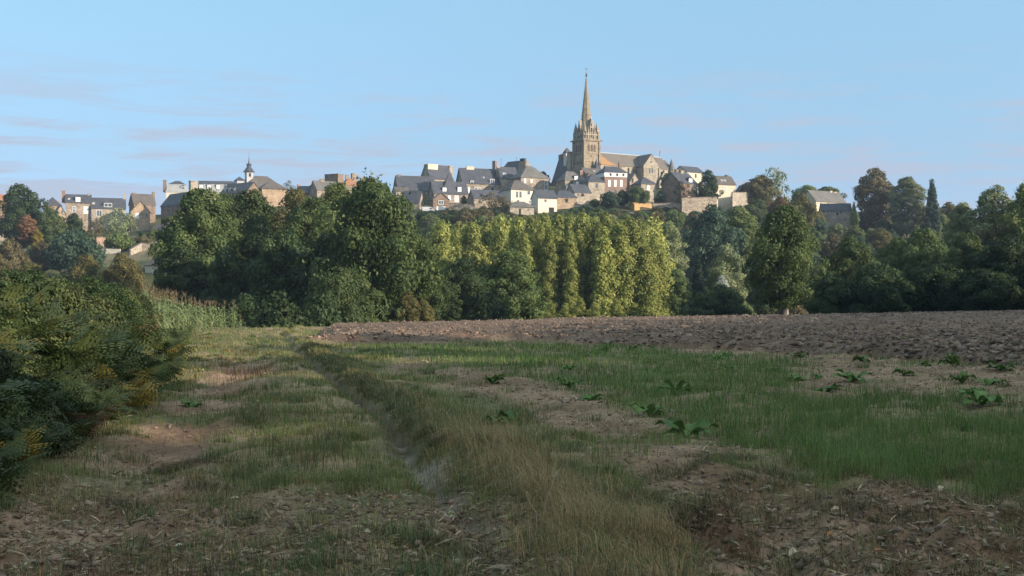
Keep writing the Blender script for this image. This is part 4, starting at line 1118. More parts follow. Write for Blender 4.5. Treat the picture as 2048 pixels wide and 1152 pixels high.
# ------------------------------------------------------------------ trees
def crown_mesh(name, seed, n_lobe, per_lobe, prof, lobe_r, leaf, spread=0.75, up=0.15, inner=0.15, asp=1.0, sprig=0.0, jag=0.25):
    """leaf sprays on the skins of many boughs inside an envelope.  prof: [(height 0..1, radius 0..1)] of a crown 1 high and 2 wide
    (scaled later); lobe_r and leaf in the same units as (radius, height) = (1, 2)."""
    g = np.random.default_rng(seed)
    ph = np.array([p[0] for p in prof]); pr = np.array([p[1] for p in prof])
    P, Nn, T = [], [], []
    n_lobe = max(8, int(n_lobe * (.35 + .65 * asp)))
    hh = np.linspace(0, 1, 200); w = np.interp(hh, ph, pr) ** 1.1 + .02; cdf = np.cumsum(w) / w.sum()
    for k in range(n_lobe):
        t = np.interp((k + g.random()) / n_lobe, cdf, hh)
        R = float(np.interp(t, ph, pr)) * (1 + jag * (g.random() - .6))
        a = g.random() * 2 * math.pi
        lr = lobe_r * (0.65 + 0.7 * g.random())
        rad = max(0.0, R - lr * .75) * math.sqrt(0.35 + 0.65 * g.random())
        if k % 6 == 0: rad *= .3
        c = np.array([rad * math.cos(a), rad * math.sin(a), (lr * .7) + (2 * asp - lr * 1.5) * t])
        out = np.array([math.cos(a) * (.4 + rad), math.sin(a) * (.4 + rad), (t - .45) * 1.2]); out /= np.linalg.norm(out)
        n = int(per_lobe * (lr / lobe_r) ** 2)
        d = g.normal(size=(n, 3)) + out * 0.75 + np.array([0, 0, up]); d /= np.linalg.norm(d, axis=1)[:, None]
        rr = lr * (0.72 + 0.34 * g.random(n) + (g.random(n) < .12) * g.random(n) * (.25 + sprig))
        p = c + d * rr[:, None] * np.array([1, 1, .85])
        P.append(p); Nn.append(d * 1.0 + g.normal(size=(n, 3)) * .42)
        tint = g.random()
        T.append(np.stack([g.random(n), np.full(n, tint) + .12 * g.normal(size=n), np.full(n, g.random())], axis=1))
    ni = int(inner * n_lobe * per_lobe)
    if ni:
        t = np.interp(g.random(ni), cdf, hh); R = np.interp(t, ph, pr) * .72 * np.sqrt(g.random(ni)); a = g.random(ni) * 2 * math.pi
        P.append(np.stack([R * np.cos(a), R * np.sin(a), 2 * asp * t], axis=1)); Nn.append(g.normal(size=(ni, 3))); T.append(np.full((ni, 3), .35) + .2 * g.normal(size=(ni, 3)))
    P = np.concatenate(P); Nn = np.concatenate(Nn); T = np.clip(np.concatenate(T), 0, 1)
    Nn /= np.linalg.norm(Nn, axis=1)[:, None] + 1e-9
    ref = g.normal(size=P.shape)
    A = np.cross(Nn, ref); A /= np.linalg.norm(A, axis=1)[:, None] + 1e-9
    B = np.cross(Nn, A)
    s = (leaf * (0.55 + 0.9 * g.random(len(P))))[:, None]
    bend = Nn * s * .28
    V = np.stack([P - A * s, P - B * s * .55 + bend, P + A * s, P + B * s * .55 + bend], axis=1).reshape(-1, 3)
    V[:, 2] *= 2 * asp / np.percentile(V[:, 2], 99.7)
    V[:, :2] *= 1.0 / np.percentile(np.hypot(V[:, 0], V[:, 1]), 97.5)
    V[:, 2] = np.maximum(V[:, 2], -.02)
    Fc = np.arange(len(V)).reshape(-1, 4)
    return np_mesh(name, V, Fc, 4, np.repeat(T, 4, axis=0))

def trunk_mesh(name, seed, h0, top, r0, limbs=6, lean=0.05, spread=.55):
    """tapered trunk with limbs; units: radius 1 / height 2 crown, trunk from z=-1 (below the crown's base at 0)"""
    g = random.Random(seed)
    b = MB()
    pts, rad = [], []
    n = 7
    for k in range(n):
        t = k / (n - 1)
        pts.append((lean * math.sin(3 * t + seed), lean * math.cos(2 * t + seed) - lean, h0 + (top - h0) * t)); rad.append(r0 * (1 - t) ** .8 + .006)
    rad[0] *= 1.35
    b.tube(pts, rad, 8)
    for k in range(limbs):
        t = .25 + .6 * k / max(1, limbs - 1)
        i = t * (n - 1); a = Vector(pts[int(i)])
        an = k * 2.4 + g.random()
        ln = spread * (1 - .45 * t) * (.8 + .4 * g.random())
        mid = a + Vector((math.cos(an) * ln * .5, math.sin(an) * ln * .5, ln * .35)); end = a + Vector((math.cos(an + .3) * ln, math.sin(an + .3) * ln, ln * .95))
        r = r0 * (1 - t) * .55 + .008
        b.tube([a, mid, end], [r, r * .65, r * .25], 6)
    return b.mesh(name)

OVAL = [(0, .35), (.12, .72), (.35, .97), (.55, 1.0), (.78, .82), (.92, .5), (1, .2)]
ROUND = [(0, .45), (.15, .8), (.4, 1.0), (.65, .95), (.85, .68), (1, .25)]
TALL = [(0, .5), (.1, .78), (.3, .95), (.5, 1.0), (.72, .86), (.88, .62), (1, .25)]
COLUMN = [(0, .5), (.15, .8), (.4, .95), (.65, 1.0), (.85, .75), (.95, .42), (1, .15)]
CONE = [(0, .7), (.1, 1.0), (.3, .85), (.55, .62), (.8, .36), (1, .06)]
BUSHP = [(0, .8), (.2, 1.0), (.5, .95), (.8, .65), (1, .25)]
CROWN, TRUNK = {}, {}
def proto(kind, variants, aspects, **kw):
    """crown meshes of one habit, for several height-to-width ratios"""
    CROWN[kind] = {a: [crown_mesh(kind + "_crown", 100 * i + sum(map(ord, kind)) + int(10 * a), asp=a, **kw) for i in range(variants)] for a in aspects}
    for a in aspects:
        for me in CROWN[kind][a]: me.materials.append(L['oak'])
def pick(g, kind, ratio):
    """a crown mesh whose own height-to-width ratio is nearest to the one asked for"""
    a = min(CROWN[kind], key=lambda q: abs(math.log(q / max(.05, ratio))))
    return g.choice(CROWN[kind][a]), a
proto('oak', 2, (.8, 1.15, 1.6), n_lobe=150, per_lobe=230, prof=TALL, lobe_r=.20, leaf=.029, inner=.18, jag=.45, sprig=.25)
proto('rugged', 2, (1.2, 1.7), n_lobe=130, per_lobe=230, prof=TALL, lobe_r=.21, leaf=.029, inner=.14, jag=.85, sprig=.5)
proto('scrub', 3, (.5, .9, 1.4), n_lobe=110, per_lobe=150, prof=BUSHP, lobe_r=.19, leaf=.026, jag=.6, sprig=.6)
proto('round', 2, (.8, 1.2, 1.8), n_lobe=80, per_lobe=130, prof=ROUND, lobe_r=.23, leaf=.044, jag=.4, sprig=.2)
proto('tall', 2, (.9, 1.4, 2.1), n_lobe=80, per_lobe=130, prof=OVAL, lobe_r=.23, leaf=.044, jag=.45, sprig=.25)
proto('column', 3, (2.6, 4.0, 5.6), n_lobe=46, per_lobe=110, prof=COLUMN, lobe_r=.42, leaf=.085, jag=.5, up=.7, sprig=.5, inner=.1)
proto('cone', 1, (1.3, 2.4), n_lobe=60, per_lobe=70, prof=CONE, lobe_r=.24, leaf=.06, up=-.2, jag=.35)
proto('sparse', 2, (.8, 1.3), n_lobe=22, per_lobe=60, prof=OVAL, lobe_r=.26, leaf=.055, inner=.05, jag=.7, sprig=.5)
proto('bush', 2, (.5, .9, 1.5), n_lobe=44, per_lobe=120, prof=BUSHP, lobe_r=.28, leaf=.055, jag=.4, sprig=.3)
for i in range(3): TRUNK[i] = trunk_mesh("tree_trunk", i, -1.0, 1.5, .075)
TRUNK['stout'] = trunk_mesh("tree_trunk", 7, -1.0, 1.5, .095)
TRUNK['slim'] = trunk_mesh('tree_trunk', 9, -1.0, 1.5, .06)
TRUNK['thin'] = trunk_mesh("tree_trunk", 8, -1.0, 1.7, .085, limbs=5, lean=.02, spread=.35)
SLIM = {'rugged': 1.75, 'scrub': 2, 'oak': 1.75, 'round': 1.35, 'tall': 1.9, 'column': 6.5, 'cone': 2.7, 'sparse': 1.15, 'bush': 1.1}
rt = random.Random(5)
TREES = []

def tree(kind, leafs, u, ytop, wpx, Y, label=None, name='tree', cat='tree', group=None, skirt=0.1, trunk=None, bark='bark', zbase=None, depth=None):
    """a tree whose crown tops out at photo row ytop, wpx columns wide, standing at distance Y on the terrain"""
    X = xpx(u, Y)
    zb = float(base_h(np.array([X]), np.array([Y]))[0]) if zbase is None else zbase
    zt = zpx(ytop, Y)
    Ht = zt - zb
    R = wpx / F * Y / 2 * 1.06
    if Ht < 1.0: WARN.append(('tree', u, ytop, Y, round(Ht, 1))); return None
    root = empty(name, (X, Y, zb), rt.random() * 6.28)
    c0 = skirt * Ht
    hc = (Ht - c0) / 2.0
    me, asp = pick(rt, kind, hc / R)
    lim = SLIM[kind]
    if hc / R > lim:                              # a slim tree: the crown keeps its shape and sits on a longer stem
        c0 += 2 * (hc - R * lim); hc = R * lim
    cr = bpy.data.objects.new('crown', me); COL.objects.link(cr); cr.parent = root
    cr.material_slots[0].link = 'OBJECT'; cr.material_slots[0].material = L[leafs]
    cr.location = (0, 0, c0); cr.scale = (R, R * (depth or 1), hc / asp)
    tk = TRUNK[trunk if trunk is not None else rt.choice((0, 1, 2))]
    tr = bpy.data.objects.new('trunk', tk); COL.objects.link(tr); tr.parent = root
    if not tk.materials: tk.materials.append(M['bark'])
    tr.material_slots[0].link = 'OBJECT'; tr.material_slots[0].material = M[bark]
    k = min(R, hc)
    # the trunk mesh runs from -1 (ground) upward
    tr.scale = (k, k, (c0 + hc * 1.3) / 2.5); tr.location = (0, 0, (c0 + hc * 1.3) / 2.5 - .3)
    tag(root, label, cat, group)
    TREES.append([root, kind, leafs, u, ytop, wpx, Y, label])
    return root

# --- oaks and hedgerow trees at the far edge of the field --------------------
tree('oak', 'oak', 405, 384, 200, 185, "big dark oak standing leftmost in the copse, its crown against the long shaded house", 'oak_tree', depth=.9)
tree('oak', 'oak', 500, 386, 150, 205, "oak in the copse with a flat sunlit top below the clock turret", 'oak_tree')
tree('oak', 'olive', 592, 385, 150, 212, "brown-tinged olive oak in the copse under the pale bushy ridge tree", 'oak_tree')
tree('oak', 'light', 672, 371, 130, 214, "yellow-green oak top lit by the sun, below the square windowless house end", 'oak_tree')
tree('rugged', 'oak', 738, 364, 255, 150, "main oak, the largest and tallest tree of the copse", 'oak_tree', skirt=.02, trunk='stout', depth=.85)
tree('oak', 'oak', 812, 440, 130, 156, "lower green oak bulging from the foot of the main oak towards the poplars", 'oak_tree', skirt=.02)
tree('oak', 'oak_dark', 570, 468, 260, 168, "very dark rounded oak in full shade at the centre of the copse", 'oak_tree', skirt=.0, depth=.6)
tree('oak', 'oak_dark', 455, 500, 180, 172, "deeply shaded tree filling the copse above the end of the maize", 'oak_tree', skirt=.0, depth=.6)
tree('round', 'oak_dark', 372, 500, 120, 178, "shaded leafy tree at the maize-side corner of the copse", 'tree', skirt=.0)
tree('oak', 'oak', 690, 540, 170, 142, "low spreading skirt of oak scrub in front of the main oak", 'oak_tree', skirt=.0, depth=.6)
tree('bush', 'oak_dark', 560, 585, 130, 128, "black-green thicket where the lane dips under the trees", 'shrub', 'shrub', skirt=0)
tree('bush', 'oak_dark', 640, 592, 120, 132, "dark shrub beside the dip of the lane, below the main oak", 'shrub', 'shrub', skirt=0)
tree('bush', 'oak_dark', 490, 590, 110, 135, "dark shrub behind the last maize plants", 'shrub', 'shrub', skirt=0)
tree('bush', 'olive', 846, 600, 44, 146, "small olive-yellow bush at the ploughed field's edge, under the main oak's outer boughs", 'shrub', 'shrub', skirt=0)
tree('tall', 'olive', 815, 585, 60, 145, "olive hazel bush at the ploughed edge below the main oak", 'shrub', 'shrub', skirt=0)
tree('oak', 'oak', 1018, 503, 140, 176, "dark green oak before the poplars, the wider of two", 'oak_tree', skirt=.02)
tree('oak', 'oak_dark', 925, 520, 120, 172, "dark oak before the poplars, nearer to the copse", 'oak_tree', skirt=.02)
tree('round', 'oak_dark', 885, 560, 70, 166, "dark bush-like tree closing the gap between the copse and the poplars", 'tree', skirt=0)
tree('bush', 'oak_dark', 975, 585, 120, 168, "dark undergrowth bush between the two oaks before the poplars", 'shrub', 'shrub', skirt=0)
tree('rugged', 'oak', 1566, 414, 150, 148, "lone tall oak with a bare sunlit trunk at the brow of the ploughed field", 'oak_tree', skirt=.075, trunk='slim', bark='bark_pale')  # pale bark puts the sunlight on this trunk into its colour
tree('oak', 'oak', 368, 440, 100, 195, "green oak forming the rounded outer end of the copse over the low cream building", 'oak_tree')
tree('oak', 'oak', 455, 392, 130, 212, "oak filling the copse skyline between the dark leftmost oak and the flat-topped one", 'oak_tree')
tree('oak', 'oak', 625, 400, 150, 196, "round green oak between the brown-tinged oak and the main oak", 'oak_tree')
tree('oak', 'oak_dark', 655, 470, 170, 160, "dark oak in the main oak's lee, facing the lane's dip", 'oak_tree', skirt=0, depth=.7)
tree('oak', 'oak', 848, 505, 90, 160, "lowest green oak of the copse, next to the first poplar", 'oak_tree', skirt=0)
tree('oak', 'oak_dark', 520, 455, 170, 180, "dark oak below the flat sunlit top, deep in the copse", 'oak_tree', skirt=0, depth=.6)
# --- the plantation of yellowing poplars -------------------------------------
PG = "rows of yellowing poplars below the town"
pops = [(884, 448, 48, 236), (912, 462, 30, 246), (944, 446, 44, 240), (973, 452, 36, 252), (1003, 450, 40, 244), (1038, 436, 42, 258), (1064, 432, 40, 246), (1090, 430, 40, 262),
        (1116, 429, 42, 248), (1140, 432, 40, 262), (1164, 430, 42, 246), (1188, 433, 40, 260), (1212, 430, 42, 250), (1236, 437, 42, 262), (1260, 440, 44, 246), (1286, 446, 44, 258), (1310, 468, 44, 248)]
for i, (u, yt, w, Y) in enumerate(pops):
    tree('column', 'poplar', u, yt + rt.uniform(-3, 7), w * rt.uniform(1.05, 1.45), Y, "one of the tall yellow-green poplars in the dense plantation below the town", 'poplar_tree', 'poplar', PG, skirt=.16, trunk='thin', bark='bark_pale')
for i in range(34):
    u = 1030 + i * 8.8 + rt.uniform(-5, 5)
    tree('column', 'poplar', u, 447 + rt.uniform(-8, 44) + (20 if u > 1290 else 0), rt.uniform(30, 52), 226 + rt.uniform(-4, 6), "one of the tall yellow-green poplars in the dense plantation below the town", 'poplar_tree', 'poplar', PG, skirt=.2, trunk='thin', bark='bark_pale')
for i in range(20):
    tree('column', 'poplar', 890 + i * 21.5 + rt.uniform(-8, 8), 440 + rt.uniform(-6, 12) + (14 if i < 4 else 0), rt.uniform(58, 80), 272 + rt.uniform(-5, 8), "one of the tall yellow-green poplars in the dense plantation below the town", 'poplar_tree', 'poplar', PG, skirt=.12, trunk='thin', bark='bark_pale')
for (u, yt, w) in ((1098, 600, 34), (1130, 606, 30), (1160, 596, 30), (1190, 604, 36), (1232, 600, 34), (1268, 606, 30)):
    tree('bush', 'poplar', u, yt, w, 212, "low yellow-green sucker bush at the feet of the poplars", 'shrub', 'shrub', "sucker bushes at the feet of the poplars", skirt=0)
# --- trees with their own look on the slopes -----------------------------------
tree('tall', 'oak_dark', 42, 371, 96, 425, "tall dark green tree leftmost on the ridge, towering over the rust-red tree", depth=.9)
tree('tall', 'oak', 100, 415, 60, 418, "green tree leaning against the shoulder of the tall dark tree")
tree('round', 'rust', 54, 430, 38, 395, "rust-red rounded tree before the tall dark tree")
tree('tall', 'yellow', 74, 460, 24, 392, "orange-yellow slender bush under the rust-red tree")
tree('round', 'oak_dark', 147, 427, 46, 440, "dark ball-shaped tree in front of the two-storey house with the dormer")
tree('sparse', 'willow', 236, 416, 72, 445, "loose grey-green tree before the cream house with the box dormer")
tree('sparse', 'brown', 192, 436, 36, 440, "thin brownish tree between the ball-shaped tree and the cream house")
tree('round', 'blue', 150, 462, 110, 372, "broad blue-green tree mass below the ball-shaped tree")
tree('bush', 'light', 240, 466, 62, 420, "bright green bush on the terraced gardens beside the pink shed")
tree('bush', 'light', 308, 458, 30, 448, "lime-green ivy bush draped before the lean-to with slate coping")
tree('bush', 'olive', 284, 472, 40, 436, "olive shrub over the stepped stone bank")
tree('cone', 'willow', 186, 462, 9, 438, "tiny pointed pale conifer beside the pink shed")
tree('oak', 'olive', 172, 512, 80, 250, "olive-brown oak behind the bracken bank, left of its twin", 'oak_tree', skirt=0)
tree('oak', 'olive', 245, 510, 92, 245, "olive-brown oak behind the bracken bank, right beside the cream low building", 'oak_tree', skirt=0)
tree('round', 'olive', 60, 527, 90, 235, "brownish thicket tree rising over the bracken bank's top", skirt=0)
tree('round', 'brown', -10, 505, 70, 300, "brown tree at the very margin of the gardens")
tree('round', 'brown', 20, 480, 80, 360, "russet-brown tree below the little pale shed")
tree('round', 'green', 320, 580, 70, 215, "green bush between the maize and the low cream building", skirt=0)
tree('sparse', 'olive', 577, 361, 26, 520, "pale bushy little tree alone on the ridge beside the town hall's wing", skirt=.35)
tree('bush', 'oak_dark', 1416, 341, 52, 476, "round dark tree on a bare stem before the shaded gable", skirt=.26)
tree('sparse', 'brown', 1362, 362, 40, 482, "twiggy brown shrub in front of the shaded gable", skirt=0)
tree('round', 'blue', 1219, 384, 42, 476, "dark green tree below the red brick house")
tree('round', 'green', 1276, 374, 44, 480, "rounded green tree between the brick house and the ochre house")
tree('round', 'oak_dark', 1245, 380, 30, 482, "dark tree squeezed between the brick house and its greener neighbour")
tree('bush', 'blue', 1320, 382, 26, 484, "small round bush under the church chapel")
tree('bush', 'light', 1190, 398, 22, 482, "bright little bush at the wall of the tower-like pyramid-roofed house")
tree('sparse', 'brown', 985, 384, 50, 470, "bare brownish tree masking the small slate house")
tree('bush', 'green', 928, 391, 15, 492, "small dark evergreen beside the dormered pyramid-roof house")
tree('sparse', 'blue', 843, 378, 24, 500, "grey-green bush in the shadow gap above the white van", skirt=0)
tree('sparse', 'willow', 1545, 335, 84, 500, "airy tree on the skyline with the sky showing through its crown")
tree('round', 'olive', 1520, 352, 70, 494, "olive tree massed at the foot of the airy skyline tree")
tree('round', 'light', 1612, 371, 56, 540, "pale green tree behind the farmhouse's shaded end")
tree('round', 'light', 1655, 374, 60, 545, "light tree whose top shows over the farmhouse ridge")
tree('round', 'rust', 1560, 394, 46, 430, "rusty-brown tree on the slope under the airy skyline tree")
tree('round', 'olive', 1602, 388, 60, 420, "golden-brown tree on the slope between the rusty tree and the farmhouse")
tree('cone', 'light', 1708, 404, 17, 470, "bright green pointed shrub at the end of the dark barn")
tree('tall', 'brown', 1750, 338, 82, 480, "tall red-brown tree highest on the skyline past the farmhouse", depth=.9)
tree('round', 'willow', 1815, 356, 78, 465, "rounded grey-green tree on the skyline between the red-brown tree and the conifer")
tree('cone', 'conifer', 1864, 360, 36, 455, "dark jagged conifer standing alone on the skyline", skirt=.1)
tree('cone', 'conifer', 1396, 520, 40, 235, "dark narrow conifer beyond the ploughed field, beside the pale shrub")
tree('bush', 'pale', 1444, 551, 30, 222, "whitish flowering shrub behind the ploughed brow")
tree('round', 'blue', 1425, 414, 120, 335, "great blue-green tree on the slope under the terrace wall")
tree('round', 'light', 1478, 414, 90, 345, "fresh green tree beside the great blue-green one")
tree('tall', 'willow', 1338, 446, 70, 285, "tall grey-olive tree at the end of the poplar rows")
tree('tall', 'willow', 1452, 492, 80, 262, "dull grey-green tree half way down the slope behind the lone oak")
tree('tall', 'green', 1352, 540, 60, 232, "leafy green tree at the poplars' lower end, by the ploughed brow", skirt=0)
tree('tall', 'brown', 1388, 430, 60, 380, "brown tree between the poplars' end and the great blue-green tree")
tree('oak', 'oak_dark', 1440, 572, 120, 205, "dark green tree low beside the lone oak", 'oak_tree', skirt=0)
tree('tall', 'willow', 1990, 378, 120, 212, "tall pale willowy tree with upswept boughs at the field's far corner", 'willow_tree', skirt=.05)
tree('tall', 'willow', 1925, 408, 80, 218, "shorter willowy tree leaning out from the tall pale one", 'willow_tree', skirt=.05)
tree('tall', 'light', 2052, 370, 110, 205, "light green upswept tree past the tall pale willowy one", 'willow_tree', skirt=.05)
tree('oak', 'green', 1845, 462, 130, 186, "sunlit yellow-green oak in the hedgerow behind the ploughed field", 'oak_tree', skirt=0)
tree('oak', 'green', 1795, 478, 90, 192, "green hedgerow oak with a yellow patch, next to the sunlit one", 'oak_tree', skirt=0)
tree('oak', 'oak', 1700, 478, 120, 178, "hedgerow oak closest to the lone oak", 'oak_tree', skirt=0)
tree('oak', 'green', 1935, 470, 110, 178, "green hedgerow oak in front of the willowy trees", 'oak_tree', skirt=0)
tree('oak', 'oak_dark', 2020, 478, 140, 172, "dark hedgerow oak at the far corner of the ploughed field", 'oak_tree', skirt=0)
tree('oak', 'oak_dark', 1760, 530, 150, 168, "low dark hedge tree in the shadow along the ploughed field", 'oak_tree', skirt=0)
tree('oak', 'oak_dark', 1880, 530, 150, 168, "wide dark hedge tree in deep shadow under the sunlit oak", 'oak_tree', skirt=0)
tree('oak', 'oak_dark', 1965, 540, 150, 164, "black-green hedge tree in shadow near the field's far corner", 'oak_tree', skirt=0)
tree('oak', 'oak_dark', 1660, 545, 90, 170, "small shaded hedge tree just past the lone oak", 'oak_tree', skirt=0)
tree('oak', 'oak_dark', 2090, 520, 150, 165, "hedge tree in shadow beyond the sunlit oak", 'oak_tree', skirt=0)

tree('round', 'olive', 1898, 406, 60, 470, "olive rounded tree at the foot of the dark skyline conifer")
tree('round', 'green', 1858, 410, 56, 466, "green rounded tree hiding the stem of the dark skyline conifer")
tree('round', 'brown', 84, 484, 46, 386, "brown shrubby tree under the orange-yellow slender bush")
tree('sparse', 'brown', 1008, 394, 42, 470, "second bare brownish tree, against the grey hip-roofed outbuilding", skirt=0)
tree('round', 'brown', 958, 424, 56, 452, "brown rounded shrub under the bare brownish tree", 'shrub', 'shrub')
tree('round', 'oak_dark', 905, 424, 50, 455, "dark round shrub under the garage wall", 'shrub', 'shrub')
tree('round', 'blue', 1165, 412, 50, 464, "grey-green shrub under the low house with the round window", 'shrub', 'shrub')
# --- the rest of the slope woods: every tree an object, named by what it stands near ------------
LM = [("the rust-red tree", 54, 450), ("the ball-shaped tree", 147, 445), ("the pink shed", 205, 486), ("the low cream building", 312, 528), ("the twin olive oaks", 214, 530),
      ("the garage", 882, 410), ("the white van", 855, 420), ("the small slate house", 976, 400), ("the cream pyramid-roofed house", 1046, 390), ("the narrow cream house", 1095, 410),
      ("the sandstone house", 1134, 405), ("the brick house", 1232, 365), ("the ochre house", 1287, 416), ("the terrace wall", 1400, 404), ("the great blue-green tree", 1425, 450),
      ("the tall grey-olive tree", 1338, 470), ("the rusty-brown slope tree", 1560, 415), ("the airy skyline tree", 1545, 360), ("the farmhouse", 1660, 400), ("the dark barn", 1673, 425),
      ("the red-brown skyline tree", 1750, 370), ("the skyline conifer", 1864, 385), ("the rounded grey-green tree", 1815, 380), ("the sunlit oak", 1845, 490), ("the willowy trees", 1960, 430), ("the lone oak", 1566, 500),
      ("the poplars", 1150, 440), ("the pale shrub", 1444, 560), ("the dark ridge tree", 42, 400), ("the copse", 340, 500)]
USED = set()
ADJ = {'oak': 'dark green', 'oak_dark': 'very dark', 'green': 'green', 'light': 'light green', 'olive': 'olive', 'brown': 'brownish', 'rust': 'rusty', 'willow': 'grey-green', 'blue': 'blue-green', 'yellow': 'yellow', 'poplar': 'yellow-green'}
SHP = {'round': 'rounded', 'tall': 'tall', 'bush': 'low', 'sparse': 'thin', 'oak': 'broad', 'cone': 'pointed', 'column': 'upright'}
def auto_label(kind, leafs, u, y, noun):
    near = sorted(LM, key=lambda q: (q[1] - u) ** 2 + ((q[2] - y) * 1.3) ** 2)[:7]
    def rel(q):
        dx, dy = u - q[1], y - q[2]
        d = math.hypot(dx, dy)
        far = 'close' if d < 28 else ('' if d < 80 else 'well')
        w = 'below' if dy > abs(dx) else 'above' if dy < -abs(dx) else ('right of' if dx > 0 else 'left of')
        return ((far + ' ') if far and w in ('below', 'above') else '') + w + ' ' + q[0]
    head = f"{ADJ[leafs]} {SHP[kind]} {noun} on the slope "
    for q in near:
        s = head + rel(q)
        if s not in USED and len(s.split()) <= 16: USED.add(s); return s
    for i in range(len(near)):
        for j in range(i + 1, len(near)):
            s = f"{ADJ[leafs]} {SHP[kind]} {noun} between {near[i][0]} and {near[j][0]}"
            if s not in USED and len(s.split()) <= 16: USED.add(s); return s
    return None

def fill(Y, u0, u1, step, Hr, kinds, leaves, seed, wr=(.75, 1.05), noun='tree', top_min=None, skirt=.0):
    """one loose row of woodland trees at distance Y between two photo columns"""
    g = random.Random(seed)
    u = u0 + g.random() * step * .5
    while u < u1:
        Yq = Y + g.uniform(-14, 14)
        X = xpx(u, Yq); zb = float(base_h(np.array([X]), np.array([Yq]))[0])
        Ht = g.uniform(*Hr)
        yt = HY - (zb + Ht - EYE) * F / Yq
        if top_min is not None: yt = max(yt, top_min(u))
        kd, lf = g.choice(kinds), g.choice(leaves)
        w = Ht * g.uniform(*wr) * F / Yq
        if noun == 'shrub': w *= 1.25
        lab = auto_label(kd, lf, u, yt + 12, noun)
        grp = "trees of the slope woods" if noun == 'tree' else "shrubs of the slope"
        if lab: tree(kd, lf, u, yt, w, Yq, lab, noun, noun, grp, skirt=skirt)
        u += step * g.uniform(.75, 1.25)
WOOD = ['oak', 'green', 'olive', 'blue', 'willow', 'green', 'brown', 'light']
KD = ['round', 'tall', 'round', 'tall', 'oak']
# right-hand hill
fill(300, 1345, 2060, 56, (9, 13), KD, WOOD, 1)
fill(345, 1330, 2060, 50, (9, 13), KD, WOOD, 2)
fill(390, 1330, 2060, 46, (8, 12), KD, WOOD, 3)
fill(430, 1345, 2060, 42, (7, 10), KD, WOOD, 4, top_min=lambda u: np.interp(u, [1340, 1430, 1500, 1640, 1720, 2060], [424, 422, 410, 440, 434, 440]))
fill(470, 1505, 1635, 34, (6, 9), KD, WOOD, 5)
fill(475, 1715, 1960, 36, (5, 8), KD, WOOD, 6, top_min=lambda u: np.interp(u, [1700, 1870, 1900, 2060], [415, 425, 432, 425]))
fill(520, 1470, 1630, 32, (5, 8), ['round'], ['oak', 'green', 'olive'], 7, top_min=lambda u: 366.0)
# under the town
fill(455, 840, 1060, 30, (3.5, 6.5), ['bush', 'bush', 'round'], ['oak', 'brown', 'blue', 'oak_dark', 'olive'], 8, noun='shrub', top_min=lambda u: np.interp(u, [840, 900, 960, 1015, 1060], [424, 420, 412, 424, 432]))
fill(458, 1115, 1370, 28, (3, 6), ['bush', 'bush', 'round'], ['oak', 'blue', 'green', 'olive', 'brown'], 9, noun='shrub', top_min=lambda u: np.interp(u, [1115, 1180, 1250, 1300, 1370], [422, 410, 420, 424, 414]))
fill(438, 845, 1120, 24, (4, 7), ['bush', 'round', 'bush'], ['oak', 'brown', 'blue', 'oak_dark', 'olive', 'brown'], 18, noun='shrub', top_min=lambda u: np.interp(u, [840, 900, 960, 1015, 1060, 1120], [422, 420, 416, 428, 432, 440]))
fill(462, 1230, 1370, 16, (2.5, 4.5), ['bush', 'round'], ['oak', 'blue', 'green', 'olive', 'brown'], 29, noun='shrub', top_min=lambda u: np.interp(u, [1230, 1262, 1270, 1305, 1312, 1370], [418, 424, 430, 430, 414, 414]))
fill(440, 1110, 1375, 22, (4, 7), ['bush', 'round', 'bush'], ['oak', 'blue', 'green', 'olive', 'brown', 'oak_dark'], 19, noun='shrub', top_min=lambda u: np.interp(u, [1115, 1180, 1250, 1300, 1370], [424, 418, 426, 432, 420]))
fill(408, 850, 1365, 36, (6, 9), KD, WOOD, 20, top_min=lambda u: np.interp(u, [850, 900, 1015, 1110, 1250, 1365], [436, 434, 436, 444, 436, 428]))
fill(425, 850, 1365, 34, (6, 9), KD, WOOD, 10, top_min=lambda u: np.interp(u, [850, 900, 1015, 1110, 1250, 1365], [428, 430, 432, 440, 428, 418]))
fill(390, 860, 1365, 60, (7, 10), KD, WOOD, 11, top_min=lambda u: 438.0)
# left gardens
fill(405, -10, 180, 44, (3.5, 6.5), ['bush', 'round', 'bush'], ['oak', 'green', 'blue', 'olive', 'brown'], 12, noun='shrub', top_min=lambda u: np.interp(u, [0, 80, 180, 200, 260, 330], [470, 476, 470, 500, 492, 488]))
fill(355, -20, 185, 46, (5, 8), ['round', 'tall', 'bush'], ['oak', 'green', 'blue', 'oak_dark', 'brown'], 13, top_min=lambda u: np.interp(u, [0, 200, 240, 330], [488, 494, 514, 516]))
fill(300, -20, 285, 52, (6, 9), KD, ['oak', 'olive', 'blue', 'brown'], 14, top_min=lambda u: np.interp(u, [0, 200, 330], [505, 516, 535]))
fill(470, 120, 300, 36, (2, 3.5), ['bush'], ['green', 'olive', 'brown', 'blue'], 15, noun='shrub', top_min=lambda u: 438.0)
fill(540, 1330, 1360, 20, (6, 8), ['round'], ['willow'], 16, top_min=lambda u: 326.0)
fill(575, 1055, 1088, 22, (10, 13), ['round'], ['oak_dark', 'blue'], 17, top_min=lambda u: 328.0)

